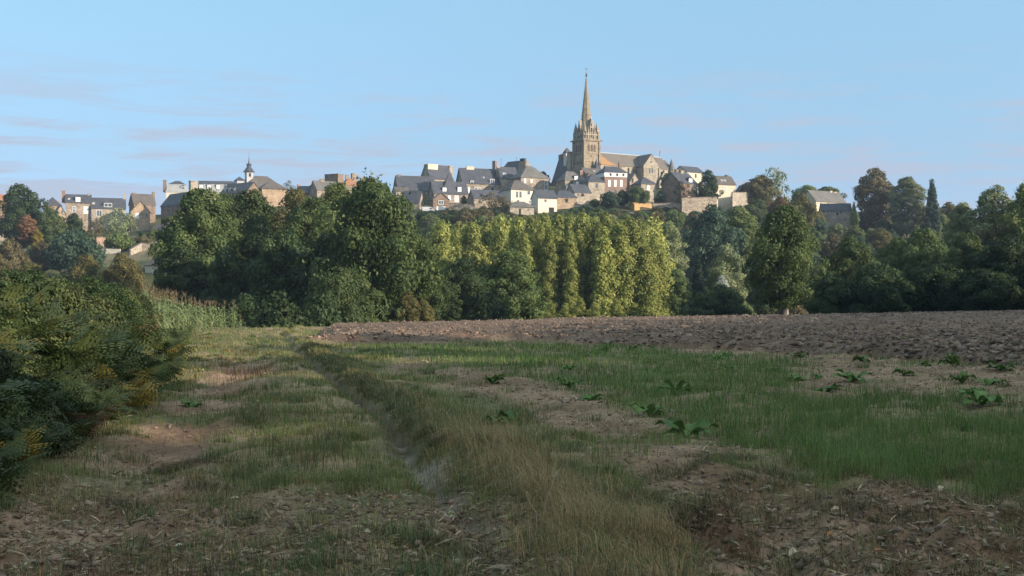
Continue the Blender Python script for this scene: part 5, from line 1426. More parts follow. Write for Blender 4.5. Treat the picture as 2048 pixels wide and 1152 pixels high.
# --- hedgerow oaks beyond the picture's right side: they cast the evening shade over the field --------
def shade_row():
    g = random.Random(9)
    for row, off in ((0, 0.0), (1, 9.0)):
        t = -135.0
        while t < 132:
            Yq = 16 + t * .915 - off * .4; X = 55 + t * .40 + off
            Ht = (17.5 + 4.5 * max(0, min(1, (t - 30) / 90))) * g.uniform(.88, 1.08)
            R = g.uniform(5.5, 7.0)
            zb = float(base_h(np.array([X]), np.array([max(Yq, 8)]))[0]) if Yq > 8 else 0.0
            root = empty('hedgerow_oak', (X, Yq, zb), g.random() * 6.28)
            tag(root, "tall oak in the double hedgerow along the field's sunward side", 'tree', 'hedgerow oaks along the sunward side')
            me, asp = pick(g, 'oak', Ht / 2 / R); cr = bpy.data.objects.new('crown', me); COL.objects.link(cr); cr.parent = root
            cr.material_slots[0].link = 'OBJECT'; cr.material_slots[0].material = L['oak']
            cr.scale = (R, R, Ht / 2 / asp)
            tr = bpy.data.objects.new('trunk', TRUNK['stout']); COL.objects.link(tr); tr.parent = root
            tr.scale = (R, R, Ht * .55 / 2.5); tr.location = (0, 0, Ht * .55 / 2.5 - .3)
            t += 8.5
shade_row()
# ------------------------------------------------------------------ grass, bracken, maize, docks, clods, litter
def vc_mat(name, rough=0.75, trans=0.0, spec=0.2, noise=0.0):
    m, nt, b = new_mat(name)
    n, l = nt.nodes.new, nt.links.new
    at = n("ShaderNodeAttribute"); at.attribute_name = "Col"
    src = at.outputs["Color"]
    if noise:
        tc = n("ShaderNodeTexCoord"); no = n("ShaderNodeTexNoise"); no.inputs["Scale"].default_value = 22; no.inputs["Detail"].default_value = 4
        l(tc.outputs["Object"], no.inputs["Vector"])
        mr = n("ShaderNodeMapRange"); mr.inputs["To Min"].default_value = 1 - noise; mr.inputs["To Max"].default_value = 1 + noise
        l(no.outputs["Fac"], mr.inputs["Value"])
        hs = n("ShaderNodeHueSaturation"); l(src, hs.inputs["Color"]); l(mr.outputs["Result"], hs.inputs["Value"]); src = hs.outputs["Color"]
    l(src, b.inputs["Base Color"])
    b.inputs["Roughness"].default_value = rough; b.inputs["Specular IOR Level"].default_value = spec
    if trans:
        out = nt.nodes["Material Output"]
        tr = n("ShaderNodeBsdfTranslucent"); l(src, tr.inputs["Color"])
        ms = n("ShaderNodeMixShader"); ms.inputs["Fac"].default_value = trans
        l(b.outputs["BSDF"], ms.inputs[1]); l(tr.outputs["BSDF"], ms.inputs[2]); l(ms.outputs["Shader"], out.inputs["Surface"])
    return m
M['blade'] = vc_mat("grass_blade", 0.6, 0.25)
M['straw'] = vc_mat("dry_straw", 0.85, 0.1)
M['clod'] = vc_mat("ploughed_clod", 0.95, 0.0, 0.1, 0.35)

def blades(name, P, hgt, wid, ang, lean, colr, label, mat='blade', g=None):
    """curved tapered blades: five vertices, one quad and one tip triangle (as a degenerate-free pair of quads + tri)"""
    n = len(P)
    d = np.stack([np.cos(ang), np.sin(ang), np.zeros(n)], axis=1)
    sa_ = ang + math.pi / 2 + g.normal(size=n) * .5
    side = np.stack([np.cos(sa_), np.sin(sa_), np.zeros(n)], axis=1)
    w = wid[:, None] / 2
    z = np.array([0, 0, 1.0])
    l1, l2 = lean * .35, lean
    m1 = P + d * (hgt * l1 * .55)[:, None] + z * (hgt * .58)[:, None]
    tip = P + d * (hgt * l2)[:, None] + z * (hgt * np.sqrt(np.maximum(.06, 1 - np.minimum(l2, .97) ** 2)))[:, None]
    V = np.stack([P - side * w, P + side * w, m1 + side * w * .75, m1 - side * w * .75, tip], axis=1).reshape(-1, 3)
    b0 = np.arange(n) * 5
    F3 = np.concatenate([np.stack([b0, b0 + 1, b0 + 2], 1), np.stack([b0, b0 + 2, b0 + 3], 1), np.stack([b0 + 3, b0 + 2, b0 + 4], 1)])
    me = np_mesh(name, V, F3, 3, np.repeat(colr, 5, axis=0))
    o = link_mesh(name, me, M[mat]); tag(o, label, None, None, 'stuff')
    return o

def sample(n, seed, y0=655, y1=1190, u0=-250, u1=2300, power=0.75):
    """ground points spread with a density that falls off with distance"""
    g = np.random.default_rng(seed)
    a = 1 - power
    t = g.random(n)
    k0, k1 = (y0 - 622.0) ** a, (y1 - 622.0) ** a
    y = 622.0 + (k0 + (k1 - k0) * t) ** (1 / a)
    u = u0 + (u1 - u0) * g.random(n)
    Y = F * EYE / (y - HY); X = (u - CU) / F * Y
    return g, X, Y

def hsv_jit(base, n, g, v=.25, hue=.12):
    c = np.array(base)[None, :] * (1 + v * (g.random(n) * 2 - 1))[:, None]
    c = c * (1 + hue * (g.random((n, 3)) * 2 - 1))
    return np.clip(c, .004, .9)

def build_grass():
    g, X, Y = sample(430000, 1, y1=1330)
    z = zones(X, Y)
    r = g.random(len(X))
    clump = fbm(X * 2.3, Y * 2.3, 71, 2); big = z['n1']
    rut = np.exp(-(z['dr'] / .10) ** 2)
    track = np.exp(-(z['dl'] / .8) ** 4) * sstep(.27, .42, big + .25 * (z['n2'] - .5)) * (1 - sstep(26, 42, Y))
    nearbare = np.maximum(sstep(11.6, 9.4, Y + 2 * (big - .5)) * sstep(-.6, -1.3, z['dr']), sstep(10.6, 8.8, Y + 2 * (big - .5)))
    verge = np.exp(-((z['dr'] - .65 - .008 * Y) / (.5 + .006 * Y)) ** 2) * (1 - .75 * sstep(11.5, 16, Y + 3 * (big - .5)))
    lane = (1 - z['field'])
    inb = z['db'] > -.3
    base = inb & (z['pl'] < .3)
    # ---- fresh green blades
    pg = np.clip(lane * (.20 + .95 * sstep(.42, .66, clump)) * (1 - .95 * track) * (1 - .88 * nearbare) + z['field'] * .06 * sstep(.5, .7, clump) + 1.05 * z['green'] * sstep(.37, .66, clump + .10) + .25 * verge, 0, 1) * (1 - .8 * rut)
    sel = base & (r < pg)
    n = sel.sum(); Xs, Ys = X[sel], Y[sel]; zz = {k: v[sel] for k, v in z.items()}
    fresh = np.clip(zz['g1'] + zz['g2'] + .6 * zz['green'], 0, 1); tone = fbm(Xs * .7, Ys * .45, 81, 3)[:, None]
    hg = (.055 + .10 * g.random(n)) * (1 + .55 * fresh) * (.7 + .6 * clump[sel]) * (1 + .15 * zz['g1'])
    col = np.where((g.random(n) < (.25 + .75 * fresh))[:, None], hsv_jit((.112, .168, .048), n, g), hsv_jit((.150, .155, .055), n, g))
    col = col * (.62 + .8 * tone) * np.where((g.random(n) < .07)[:, None], np.array([[1.9, 1.6, 1.3]]), 1.0)
    P = np.stack([Xs, Ys, H(Xs, Ys) - .01], 1)
    blades('grass', P, hg, np.maximum(.0045, Ys * .00042) * (.7 + .6 * g.random(n)), g.random(n) * 6.28, .15 + .6 * g.random(n), col, "short green grass of the lane and fresh cereal shoots in the field", g=g)
    # ---- dry bents
    r2 = g.random(len(X))
    pd_ = np.clip(lane * (.08 + .30 * sstep(.5, .72, fbm(X * .9, Y * .9, 72, 3))) * (1 - .6 * track) + .75 * verge * (1 - .35 * sstep(20, 45, Y)) + z['field'] * .08 + .22 * nearbare, 0, 1) * (1 - .9 * rut)
    sel = base & (r2 < pd_ * .42)
    n = sel.sum(); Xs, Ys = X[sel], Y[sel]; ve = verge[sel]
    hg = (.05 + .12 * g.random(n) ** 1.8) * (1 + 1.2 * ve * g.random(n))
    col = np.where((g.random(n) < .72)[:, None], hsv_jit((.33, .235, .115), n, g, .35), hsv_jit((.15, .11, .065), n, g, .3))
    P = np.stack([Xs, Ys, H(Xs, Ys) - .01], 1)
    # on the verge the bents hang over the rut
    ang = np.where(g.random(n) < .65 * ve, math.pi * .92 + g.normal(size=n) * .7, g.random(n) * 6.28)
    blades('dry_grass', P, hg, np.maximum(.0028, Ys * .00030) * (.7 + .6 * g.random(n)), ang, (.3 + 1.0 * g.random(n) ** 1.2), col, "straw-coloured dry bents along the verge and lane", 'straw', g)
    # ---- tussocks: dense tufts of long grass, greener or drier
    gt, TX, TY = sample(4200, 8, y0=668, y1=1330, power=.6)
    zt_ = zones(TX, TY)
    vt = np.exp(-((zt_['dr'] - .65 - .008 * TY) / (.5 + .006 * TY)) ** 2) * (1 - .6 * sstep(11.5, 16, TY))
    keep = (zt_['db'] > .0) & (zt_['pl'] < .2) & (np.abs(zt_['dr']) > .22) & (gt.random(len(TX)) < np.clip((1 - zt_['field']) * .42 + .55 * vt + .06, 0, 1) * (1 - .93 * np.exp(-(zt_['dl'] / .6) ** 4) * (TY < 30)) * (1 - .6 * sstep(11.5, 9.6, TY + 1.6 * (zt_['n1'] - .5))))
    TX, TY, vt = TX[keep], TY[keep], vt[keep]
    # long dark grass overhanging the rut's outer edge, a pale tangle further down, and matted thatch close by
    ey = np.concatenate([12.5 + 28 * gt.random(420) ** 1.1, gt.uniform(7.2, 13.0, 170), gt.uniform(6.8, 10.6, 90), gt.uniform(6.8, 11.5, 200)])
    kind = np.concatenate([np.zeros(420), np.ones(170), np.full(90, 2), np.full(200, 3)])
    ex = np.where(kind == 0, x_rut(ey) + .22 + .22 * gt.random(len(ey)) ** 1.8 + .005 * ey, np.where(kind == 1, x_rut(ey) + .45 + .75 * gt.random(len(ey)), np.where(kind == 2, x_rut(ey) - 1.2 - 3.2 * gt.random(len(ey)), x_rut(ey) + 1.6 + 4.2 * gt.random(len(ey)))))
    mounds = [(1380, 1080), (1400, 1075), (1360, 1092), (1445, 925), (1480, 930), (1420, 935), (1240, 970), (1530, 955), (1290, 1010), (1900, 990), (1660, 1030), (1760, 1060), (330, 930), (380, 925), (420, 985), (250, 1010), (900, 1110), (860, 1120)]
    for (mu, my) in mounds:
        for q in range(5):
            yy = F * EYE / (my - HY) + gt.normal() * .12; ey = np.append(ey, yy); ex = np.append(ex, xpx(mu, yy) + gt.normal() * .14); kind = np.append(kind, 4)
    kind = np.concatenate([np.full(len(TX), -1), kind]); TX = np.concatenate([TX, ex]); TY = np.concatenate([TY, ey]); vt = np.concatenate([vt, (kind[-len(ex):] == 1) * 1.0 + (kind[-len(ex):] == 0) * .6])
    nb = 95
    nT = len(TX); dry = np.clip(gt.random(nT) ** 1.5 * .75 + .55 * vt - .08, 0, 1)
    dry = np.where(kind == 0, .1 + .5 * gt.random(nT), np.where(kind == 1, .6 + .4 * gt.random(nT), np.where(kind == 2, .8, np.where(kind == 3, .7, np.where(kind == 4, .95, dry)))))
    sz = (.07 + .10 * gt.random(nT)) * (1 + TY / 45)
    a = gt.random((nT, nb)) * 6.28; rr = np.sqrt(gt.random((nT, nb))) * sz[:, None]
    Xs = (TX[:, None] + rr * np.cos(a)).ravel(); Ys = (TY[:, None] + rr * np.sin(a)).ravel(); a = a.ravel()
    n = len(Xs); D = np.repeat(dry, nb); Vt = np.repeat(vt, nb)
    hg = np.repeat(.09 + .11 * gt.random(nT) ** 1.5 + .12 * vt, nb) * (.45 + .75 * gt.random(n))
    K = np.repeat(kind, nb); hg = hg * np.where(K == 0, .4 + .55 * np.repeat(gt.random(nT), nb), np.where(K == 1, .7 + .7 * np.repeat(gt.random(nT), nb), np.where(K >= 2, .8, 1.0)))
    isdry = gt.random(n) < D
    col = np.where(isdry[:, None], hsv_jit((.36, .255, .125), n, gt, .45), hsv_jit((.092, .130, .048), n, gt, .4))
    col = col * np.where(K == 0, .78, np.where(K == 1, 1.0, np.where(K == 2, .75, np.where(K == 3, .62, np.where(K == 4, .30, 1.0)))))[:, None]
    lean = .25 + .9 * gt.random(n); lean = np.where(K >= 2, .75 + .6 * gt.random(n), lean)
    ang = np.where(gt.random(n) < .5 * Vt, math.pi * .92 + gt.normal(size=n) * .6, a + .5 * gt.normal(size=n))
    blades('grass_tussocks', np.stack([Xs, Ys, H(Xs, Ys) - .01], 1), hg, np.maximum(.0035, Ys * .00034) * (.7 + .6 * gt.random(n)), ang, lean, col, "long tussocks of green and withered grass on lane and verge", 'blade', gt)
    # ---- red-brown seedheads on the middle strip
    r3 = g.random(len(X))
    pr = lane * np.exp(-((z['dr'] + 1.75) / .75) ** 2) * sstep(.46, .62, fbm(X * .6, Y * .5, 73, 2)) * (Y < 40)
    sel = base & (r3 < .30 * pr)
    n = sel.sum(); Xs, Ys = X[sel], Y[sel]
    P = np.stack([Xs, Ys, H(Xs, Ys) - .01], 1)
    blades('brown_weeds', P, .10 + .2 * g.random(n), np.maximum(.005, Ys * .0004), g.random(n) * 6.28, .1 + .5 * g.random(n), hsv_jit((.125, .075, .048), n, g, .35), "reddish brown dead weeds on the strip between the wheel tracks", 'straw', g)
    # ---- flat straw and maize-leaf litter
    g, X, Y = sample(130000, 2, y0=690, y1=1330)
    z = zones(X, Y)
    p = np.clip(.12 * z['field'] * (1 - .8 * z['green']) + .38 * sstep(10.4, 8.6, Y + 1.6 * (z['n1'] - .5)) * sstep(-5.5, -2.5, X) + .06, 0, 1)
    sel = (g.random(len(X)) < p) & (z['db'] > -.4) & (z['pl'] < .4)
    n = sel.sum(); Xs, Ys = X[sel], Y[sel]
    ln = (.02 + .075 * g.random(n) ** 2.8); wd = np.maximum(.004, Ys * .0004) * (.6 + 1.3 * g.random(n))
    a = g.random(n) * 6.28
    d = np.stack([np.cos(a), np.sin(a), .35 * g.normal(size=n)], 1); s = np.stack([-np.sin(a), np.cos(a), .4 * g.normal(size=n)], 1)
    C = np.stack([Xs, Ys, H(Xs, Ys) + .012 + .02 * g.random(n)], 1)
    V = np.stack([C - d * ln[:, None] - s * wd[:, None] * .3, C - s * wd[:, None], C + d * ln[:, None], C + s * wd[:, None] + np.array([0, 0, .008])], 1).reshape(-1, 3)
    pale = g.random(n) < .28
    col = np.where(pale[:, None], hsv_jit((.36, .29, .19), n, g, .3), hsv_jit((.19, .135, .085), n, g, .4))
    me = np_mesh('straw_litter', V, np.arange(4 * n).reshape(-1, 4), 4, np.repeat(col, 4, axis=0))
    tag(link_mesh('straw_litter', me, M['straw']), "chopped straw and leaf litter strewn over the bare earth", None, None, 'stuff')
build_grass()

def ico(n, g, P, size, flat=.7, colr=None):
    """n crumbled lumps from a jittered icosahedron"""
    t = (1 + 5 ** .5) / 2
    v = np.array([(-1, t, 0), (1, t, 0), (-1, -t, 0), (1, -t, 0), (0, -1, t), (0, 1, t), (0, -1, -t), (0, 1, -t), (t, 0, -1), (t, 0, 1), (-t, 0, -1), (-t, 0, 1)], float); v /= np.linalg.norm(v[0])
    f = np.array([(0, 11, 5), (0, 5, 1), (0, 1, 7), (0, 7, 10), (0, 10, 11), (1, 5, 9), (5, 11, 4), (11, 10, 2), (10, 7, 6), (7, 1, 8), (3, 9, 4), (3, 4, 2), (3, 2, 6), (3, 6, 8), (3, 8, 9), (4, 9, 5), (2, 4, 11), (6, 2, 10), (8, 6, 7), (9, 8, 1)])
    a = g.random(n) * 6.28
    V = np.repeat(v[None], n, 0) * (.42 + .95 * g.random((n, 12, 1)) ** 1.3) + .16 * g.normal(size=(n, 12, 3))
    V = V * np.stack([.8 + .8 * g.random(n), .7 + .5 * g.random(n), flat * (.7 + .6 * g.random(n))], 1)[:, None, :]
    c, s = np.cos(a)[:, None], np.sin(a)[:, None]
    V = np.stack([V[..., 0] * c - V[..., 1] * s, V[..., 0] * s + V[..., 1] * c, V[..., 2]], -1) * size[:, None, None] + P[:, None, :]
    Fc = (f[None] + (np.arange(n) * 12)[:, None, None]).reshape(-1, 3)
    return V.reshape(-1, 3), Fc, np.repeat(colr, 12, axis=0)

def build_clods():
    g, X, Y = sample(170000, 3, y0=626, y1=780, u0=480, u1=2350, power=.35)
    keep = is_plough(X, Y) > .4
    keep &= Y < 165
    X, Y = X[keep], Y[keep]; n = len(X)
    size = (.012 + .07 * g.random(n) ** 4.2) * (1 + .6 * sstep(62, 26, Y)) * np.maximum(1, Y / 85)
    col = hsv_jit((.205, .15, .116), n, g, .5, .08)
    P = np.stack([X, Y, H(X, Y) + size * .18], 1)
    V, Fc, C = ico(n, g, P, size, .75, col)
    tag(link_mesh('soil_clods', np_mesh('soil_clods', V, Fc, 3, C), M['clod']), "rough clods of the freshly ploughed field", None, None, 'stuff')
    # crumbs on the bare earth close by
    g, X, Y = sample(60000, 4, y0=700, y1=1300)
    z = zones(X, Y)
    p = np.clip(.5 * z['field'] * (1 - z['green']) + sstep(10.6, 8.8, Y + 1.6 * (z['n1'] - .5)) + .25 * np.exp(-(z['dl'] / .5) ** 2), 0, 1)
    keep = (g.random(len(X)) < p) & (z['db'] > -.2) & (z['pl'] < .5)
    X, Y = X[keep], Y[keep]; n = len(X)
    size = .006 + .034 * g.random(n) ** 5
    size = np.maximum(size, Y * .0006)
    col = hsv_jit((.25, .18, .128), n, g, .45, .08)
    V, Fc, C = ico(n, g, np.stack([X, Y, H(X, Y) + size * .25], 1), size, .7, col)
    tag(link_mesh('soil_crumbs', np_mesh('soil_crumbs', V, Fc, 3, C), M['clod']), "crumbs of bare earth on the stubble and track", None, None, 'stuff')
build_clods()

# ---- bracken ------------------------------------------------------------------
def frond(g, ln, droop, az, out):
    """one twice-cut frond as quads: rachis plus pinnae with toothed leaflets"""
    V, Fq = out
    N = 17
    d = np.array([math.cos(az), math.sin(az), 0]); sd = np.array([-d[1], d[0], 0])
    P = []
    for k in range(N + 1):
        t = k / N
        P.append(d * ln * (.25 * t + .62 * t * t * droop) + np.array([0, 0, ln * (.98 * t - .62 * droop * t * t)]))
    P = np.array(P)
    tw = g.normal() * .25
    for k in range(N):
        a, b = P[k], P[k + 1]; w = .006 * (1 - k / N) + .002
        i = len(V); V += [a - sd * w, a + sd * w, b + sd * w * .8, b - sd * w * .8]; Fq.append((i, i + 1, i + 2, i + 3))
    for k in range(4, N + 1):
        t = k / N
        pl = ln * .40 * (1 - t) ** .75 * min(1, (t - .1) * 5) + .02
        ax = (P[min(k + 1, N)] - P[k - 1]); ax /= np.linalg.norm(ax) + 1e-9
        nrm = np.cross(ax, sd); nrm /= np.linalg.norm(nrm) + 1e-9
        for sg in (-1, 1):
            pd2 = sd * sg * .92 + ax * .38 + nrm * (tw + .18 * g.normal()) + np.array([0, 0, -.14]); pd2 /= np.linalg.norm(pd2)
            q = np.cross(nrm, pd2)
            nl = max(3, int(pl / .045))
            for j in range(nl):
                s0 = (j + .15) / nl; lw = pl * .20 * (1 - s0) + .006
                c = P[k] + pd2 * pl * s0 + np.array([0, 0, -.16 * pl * s0 * s0])
                step = pd2 * pl / nl
                for s2 in (-1, 1):
                    i = len(V)
                    V += [c, c + step * .62, c + step * .75 + q * s2 * lw, c + step * .28 + q * s2 * lw * .9]
                    Fq.append((i, i + 1, i + 2, i + 3))

def bracken_proto(seed, nf, ln):
    g = np.random.default_rng(seed)
    V, Fq = [], []
    cols = []
    for k in range(nf):
        n0 = len(V)
        v, f = [], []
        frond(g, ln * (.75 + .45 * g.random()), .45 + .55 * g.random(), 6.28 * (k + .6 * g.random()) / nf, (v, f))
        off = np.array([g.normal() * .12, g.normal() * .12, 0])
        V += [p + off for p in v]; Fq += [tuple(i + n0 for i in q) for q in f]
        t = g.random(); cols.append(np.tile([[g.random(), t, g.random()]], (len(v), 1)))
    return np_mesh("bracken", np.array(V), np.array(Fq), 4, np.clip(np.concatenate(cols), 0, 1))
BR = [bracken_proto(40 + k, 8, 1.0) for k in range(6)]
L['bracken'] = leaf_mat("bracken_green", (.038, .057, .021), (.068, .092, .031), (.112, .125, .043), .2, .3)
L['bracken_gold'] = leaf_mat("bracken_turning_gold", (.16, .11, .025), (.26, .19, .04), (.34, .27, .06), .2, .3)
L['bracken_brown'] = leaf_mat("bracken_dead_brown", (.10, .055, .028), (.17, .09, .045), (.24, .14, .07), .1, .3)
for me in BR: me.materials.append(L['bracken'])
def bracken(X, Y, sc, leafs, label, group, tilt=.25, az=None):
    o = bpy.data.objects.new('bracken', rb.choice(BR)); COL.objects.link(o)
    o.material_slots[0].link = 'OBJECT'; o.material_slots[0].material = L[leafs]
    o.location = (X, Y, h1(X, Y) - .05); o.scale = (sc, sc, sc * rb.uniform(.9, 1.15))
    o.rotation_euler = (rb.gauss(0, tilt * .4), tilt * rb.uniform(.2, 1.2), rb.random() * 6.28 if az is None else az)
    tag(o, label, 'fern', group)
    return o
rb = random.Random(11)
def bracken_bank():
    spots = []
    Yq = 8.6
    while Yq < 62:
        step = .46 + Yq * .017
        depth = 0.0
        k = 0
        while depth < min(4.6, 1.6 + Yq * .1):
            X = float(x_brack(Yq)) - .15 - depth + rb.uniform(-.16, .16)
            if CU + F * X / Yq > -260: spots.append((X, Yq + rb.uniform(-.15, .15), depth))
            depth += step * rb.uniform(.85, 1.2); k += 1
        Yq += step * .95
    rb.shuffle(spots)
    spots = spots[:300]
    for (X, Y, dp) in spots:
        u = CU + F * X / Y
        v = rb.random()
        edge = dp < .7
        sc = rb.uniform(1.0, 1.45) * (.78 + .22 * min(1, max(0, (Y - 9) / 8))) * (.74 if edge else 1.0)
        if v < (.07 if edge else .03): lf, lab, gp = 'bracken_gold', "golden-yellow bracken plant turning in the green bank beside the lane", "gold bracken of the bank"
        elif v < (.15 if edge else .065): lf, lab, gp = 'bracken_brown', "dead russet bracken plant drooping in the green bank beside the lane", "russet bracken of the bank"
        else: lf, lab, gp = 'bracken', "green bracken plant of the tall bank beside the lane", "green bracken of the bank"
        bracken(X, Y, sc, lf, lab, gp)
bracken_bank()
L['bracken_dim'] = leaf_mat('browning_scrub', (.05, .045, .025), (.085, .07, .036), (.13, .105, .055))
L['bramble'] = leaf_mat('bramble_leaves', (.03, .042, .022), (.05, .066, .03), (.085, .085, .042))
# bramble scrub knitting the bank together
def brambles():
    g = random.Random(3)
    for i in range(60):
        Yq = 9.5 * (6.5 ** g.random())
        X = float(x_brack(Yq)) - .5 - g.random() * min(5, .8 + Yq * .1)
        far_in = float(x_brack(Yq)) - X; R = g.uniform(.4, .7) * (1 + .5 * min(1, far_in / 3))
        o = bpy.data.objects.new('bramble_bush', pick(g, 'scrub', .5)[0]); COL.objects.link(o)
        o.material_slots[0].link = 'OBJECT'; o.material_slots[0].material = L[g.choice(['oak_dark', 'oak', 'bramble'])]
        o.location = (X, Yq, h1(X, Yq) - .1); o.scale = (R, R, R * g.uniform(.6, .95)); o.rotation_euler = (0, 0, g.random() * 6.28)
        tag(o, "dark bramble mound filling the gaps between the bracken of the bank", 'bramble', 'bramble mounds of the bank')
brambles()
def bank_scrub():
    g = random.Random(17)
    for i in range(26):
        u = -70 + 13.6 * i + g.uniform(-8, 8); Yq = g.uniform(23, 36)
        top = np.interp(u, [-70, 0, 120, 200, 260, 320], [538, 545, 556, 566, 580, 606]) + g.uniform(-8, 16)
        X = xpx(u, Yq); zb = h1(X, Yq); Ht = max(.8, zpx(top, Yq) - zb + .1); R = g.uniform(.8, 1.15)
        me, asp = pick(g, 'scrub', Ht / 2 / R)
        o = bpy.data.objects.new('scrub_bush', me); COL.objects.link(o)
        o.material_slots[0].link = 'OBJECT'; o.material_slots[0].material = L[g.choice(['oak_dark', 'oak_dark', 'bramble', 'bracken', 'oak_dark', 'bracken_dim'])]
        o.location = (X, Yq, zb - .1); o.scale = (R, R, Ht / 2 / asp); o.rotation_euler = (0, 0, g.random() * 6.28)
        tag(o, "tangled scrub bush on the crest of the bracken bank", 'bush', 'scrub bushes on the crest of the bracken bank')
bank_scrub()

# ---- maize ---------------------------------------------------------------------
def maize_proto(seed):
    g = np.random.default_rng(seed)
    b = MB(); b.tube([(0, 0, 0), (.02 * g.normal(), .02, .9), (.03 * g.normal(), .03 * g.normal(), 1.85)], [.018, .014, .007], 5)
    V = [np.array(p, float) for p in b.v]; Fq = []
    quads = [f for f in b.f if len(f) == 4]
    Fq += quads
    cols = [[.4, .45, .5]] * len(V)
    for k in range(12):
        z0 = .18 + 1.5 * k / 12; az = k * math.pi + .5 * g.normal(); ln = .55 + .28 * math.sin(math.pi * (k + 1) / 13) + .1 * g.random()
        d = np.array([math.cos(az), math.sin(az), 0]); sd = np.array([-d[1], d[0], 0])
        dr = .55 + .5 * g.random(); n = 6; i0 = len(V); t0 = g.random()
        for j in range(n + 1):
            t = j / n
            c = np.array([0, 0, z0]) + d * ln * (.75 * t) + np.array([0, 0, ln * (.85 * t - 1.15 * dr * t * t)])
            w = .048 * (1 - t ** 2.2) * (.45 + .55 * min(1, t * 4)) + .002
            V += [c - sd * w, c + sd * w]; cols += [[g.random(), t0 * (.35 if k < 3 else 1), .5]] * 2
        for j in range(n): Fq.append((i0 + 2 * j, i0 + 2 * j + 1, i0 + 2 * j + 3, i0 + 2 * j + 2))
    me = np_mesh("maize_leaves", np.array(V), np.array(Fq), 4, np.array(cols))
    V, Fq, cols = [], [], []
    for k in range(9):
        az = k * .9; d = np.array([math.cos(az), math.sin(az), 0]); sd = np.array([-d[1], d[0], 0])
        ln = .30 + .08 * g.random(); o = .0 if k == 0 else .6; i0 = len(V)
        for j in range(4):
            t = j / 3; c = np.array([0, 0, 1.8]) + d * ln * o * t * t + np.array([0, 0, ln * (t - .15 * o * t * t)]); w = .014 * (1.1 - t)
            V += [c - sd * w, c + sd * w]; cols += [[g.random(), g.random(), .5]] * 2
        for j in range(3): Fq.append((i0 + 2 * j, i0 + 2 * j + 1, i0 + 2 * j + 3, i0 + 2 * j + 2))
    ta = np_mesh("maize_tassel", np.array(V), np.array(Fq), 4, np.array(cols))
    return me, ta
L['maize'] = leaf_mat("maize_leaf", (.10, .14, .05), (.17, .215, .085), (.28, .30, .14), .25, .2)
L['tassel'] = leaf_mat("maize_tassel", (.12, .085, .05), (.18, .13, .08), (.25, .19, .12), .1, .2)
MZ = [maize_proto(70 + k) for k in range(5)]
for a_, b_ in MZ: a_.materials.append(L['maize']); b_.materials.append(L['tassel'])
def maize_field():
    g = random.Random(21)
    Yq = 36.0; n = 0
    pts = []
    while Yq < 93:
        for row in range(7):
            u_edge = np.interp(Yq, [36, 45, 60, 80, 93], [300, 318, 395, 470, 488])
            X = xpx(u_edge, Yq) - row * (.62 + .01 * Yq) + g.uniform(-.1, .1)
            pts.append((X, Yq + g.uniform(-.15, .15), row))
        Yq += .55 + .012 * Yq
    pts.sort(key=lambda p: (p[2], p[1]))
    for (X, Y, row) in pts[:330]:
        if CU + F * X / Y < 285: continue
        me, ta = g.choice(MZ)
        o = bpy.data.objects.new('maize_plant', me); COL.objects.link(o)
        s = g.uniform(.88, 1.1) * (.86 if Y > 60 else .95)
        o.location = (X, Y, h1(X, Y) - .03 - .35 * (X < float(x_brack(Y)) - 2)); o.scale = (s * 1.15, s * 1.15, s); o.rotation_euler = (g.gauss(0, .05), g.gauss(0, .05), g.random() * 6.28)
        tag(o, "green maize plant with a brown tassel in the standing maize", 'maize', 'maize plants standing beyond the bracken')
        t = bpy.data.objects.new('tassel', ta); COL.objects.link(t); t.parent = o
maize_field()

# ---- docks and other broad-leaved weeds --------------------------------------------
def dock_mesh(seed, nl, ln):
    g = np.random.default_rng(seed)
    V, Fq, cols = [], [], []
    for k in range(nl):
        az = 6.28 * (k + .6 * g.random()) / nl; l_ = ln * (.6 + .6 * g.random()); rise = .35 + .75 * g.random(); dr = .5 + .6 * g.random()
        d = np.array([math.cos(az), math.sin(az), 0]); sd = np.array([-d[1], d[0], 0]); i0 = len(V); n = 7; t0 = g.random()
        for j in range(n + 1):
            t = j / n
            c = d * l_ * .85 * t + np.array([0, 0, l_ * (rise * t - dr * rise * t * t) + .01])
            w = l_ * (.22 * math.sin(math.pi * min(1, max(0, (t - .12) / .88)) ** .8) + .012); ru = .018 * math.sin(9 * t + k)
            V += [c - sd * w + np.array([0, 0, .35 * w + ru]), c, c + sd * w + np.array([0, 0, .35 * w - ru])]
            cols += [[g.random() * .6, t0, .5], [.9, t0, .5], [g.random() * .6, t0, .5]]
        for j in range(n):
            a = i0 + 3 * j
            Fq += [(a, a + 1, a + 4, a + 3), (a + 1, a + 2, a + 5, a + 4)]
    return np_mesh("dock_leaves", np.array(V), np.array(Fq), 4, np.array(cols), smooth=True)
L['dock'] = leaf_mat("dock_leaf", (.05, .10, .025), (.09, .16, .04), (.16, .24, .07), .2, .2)
DK = [dock_mesh(k, 9 + k % 4, .34) for k in range(6)]
for me in DK: me.materials.append(L['dock'])
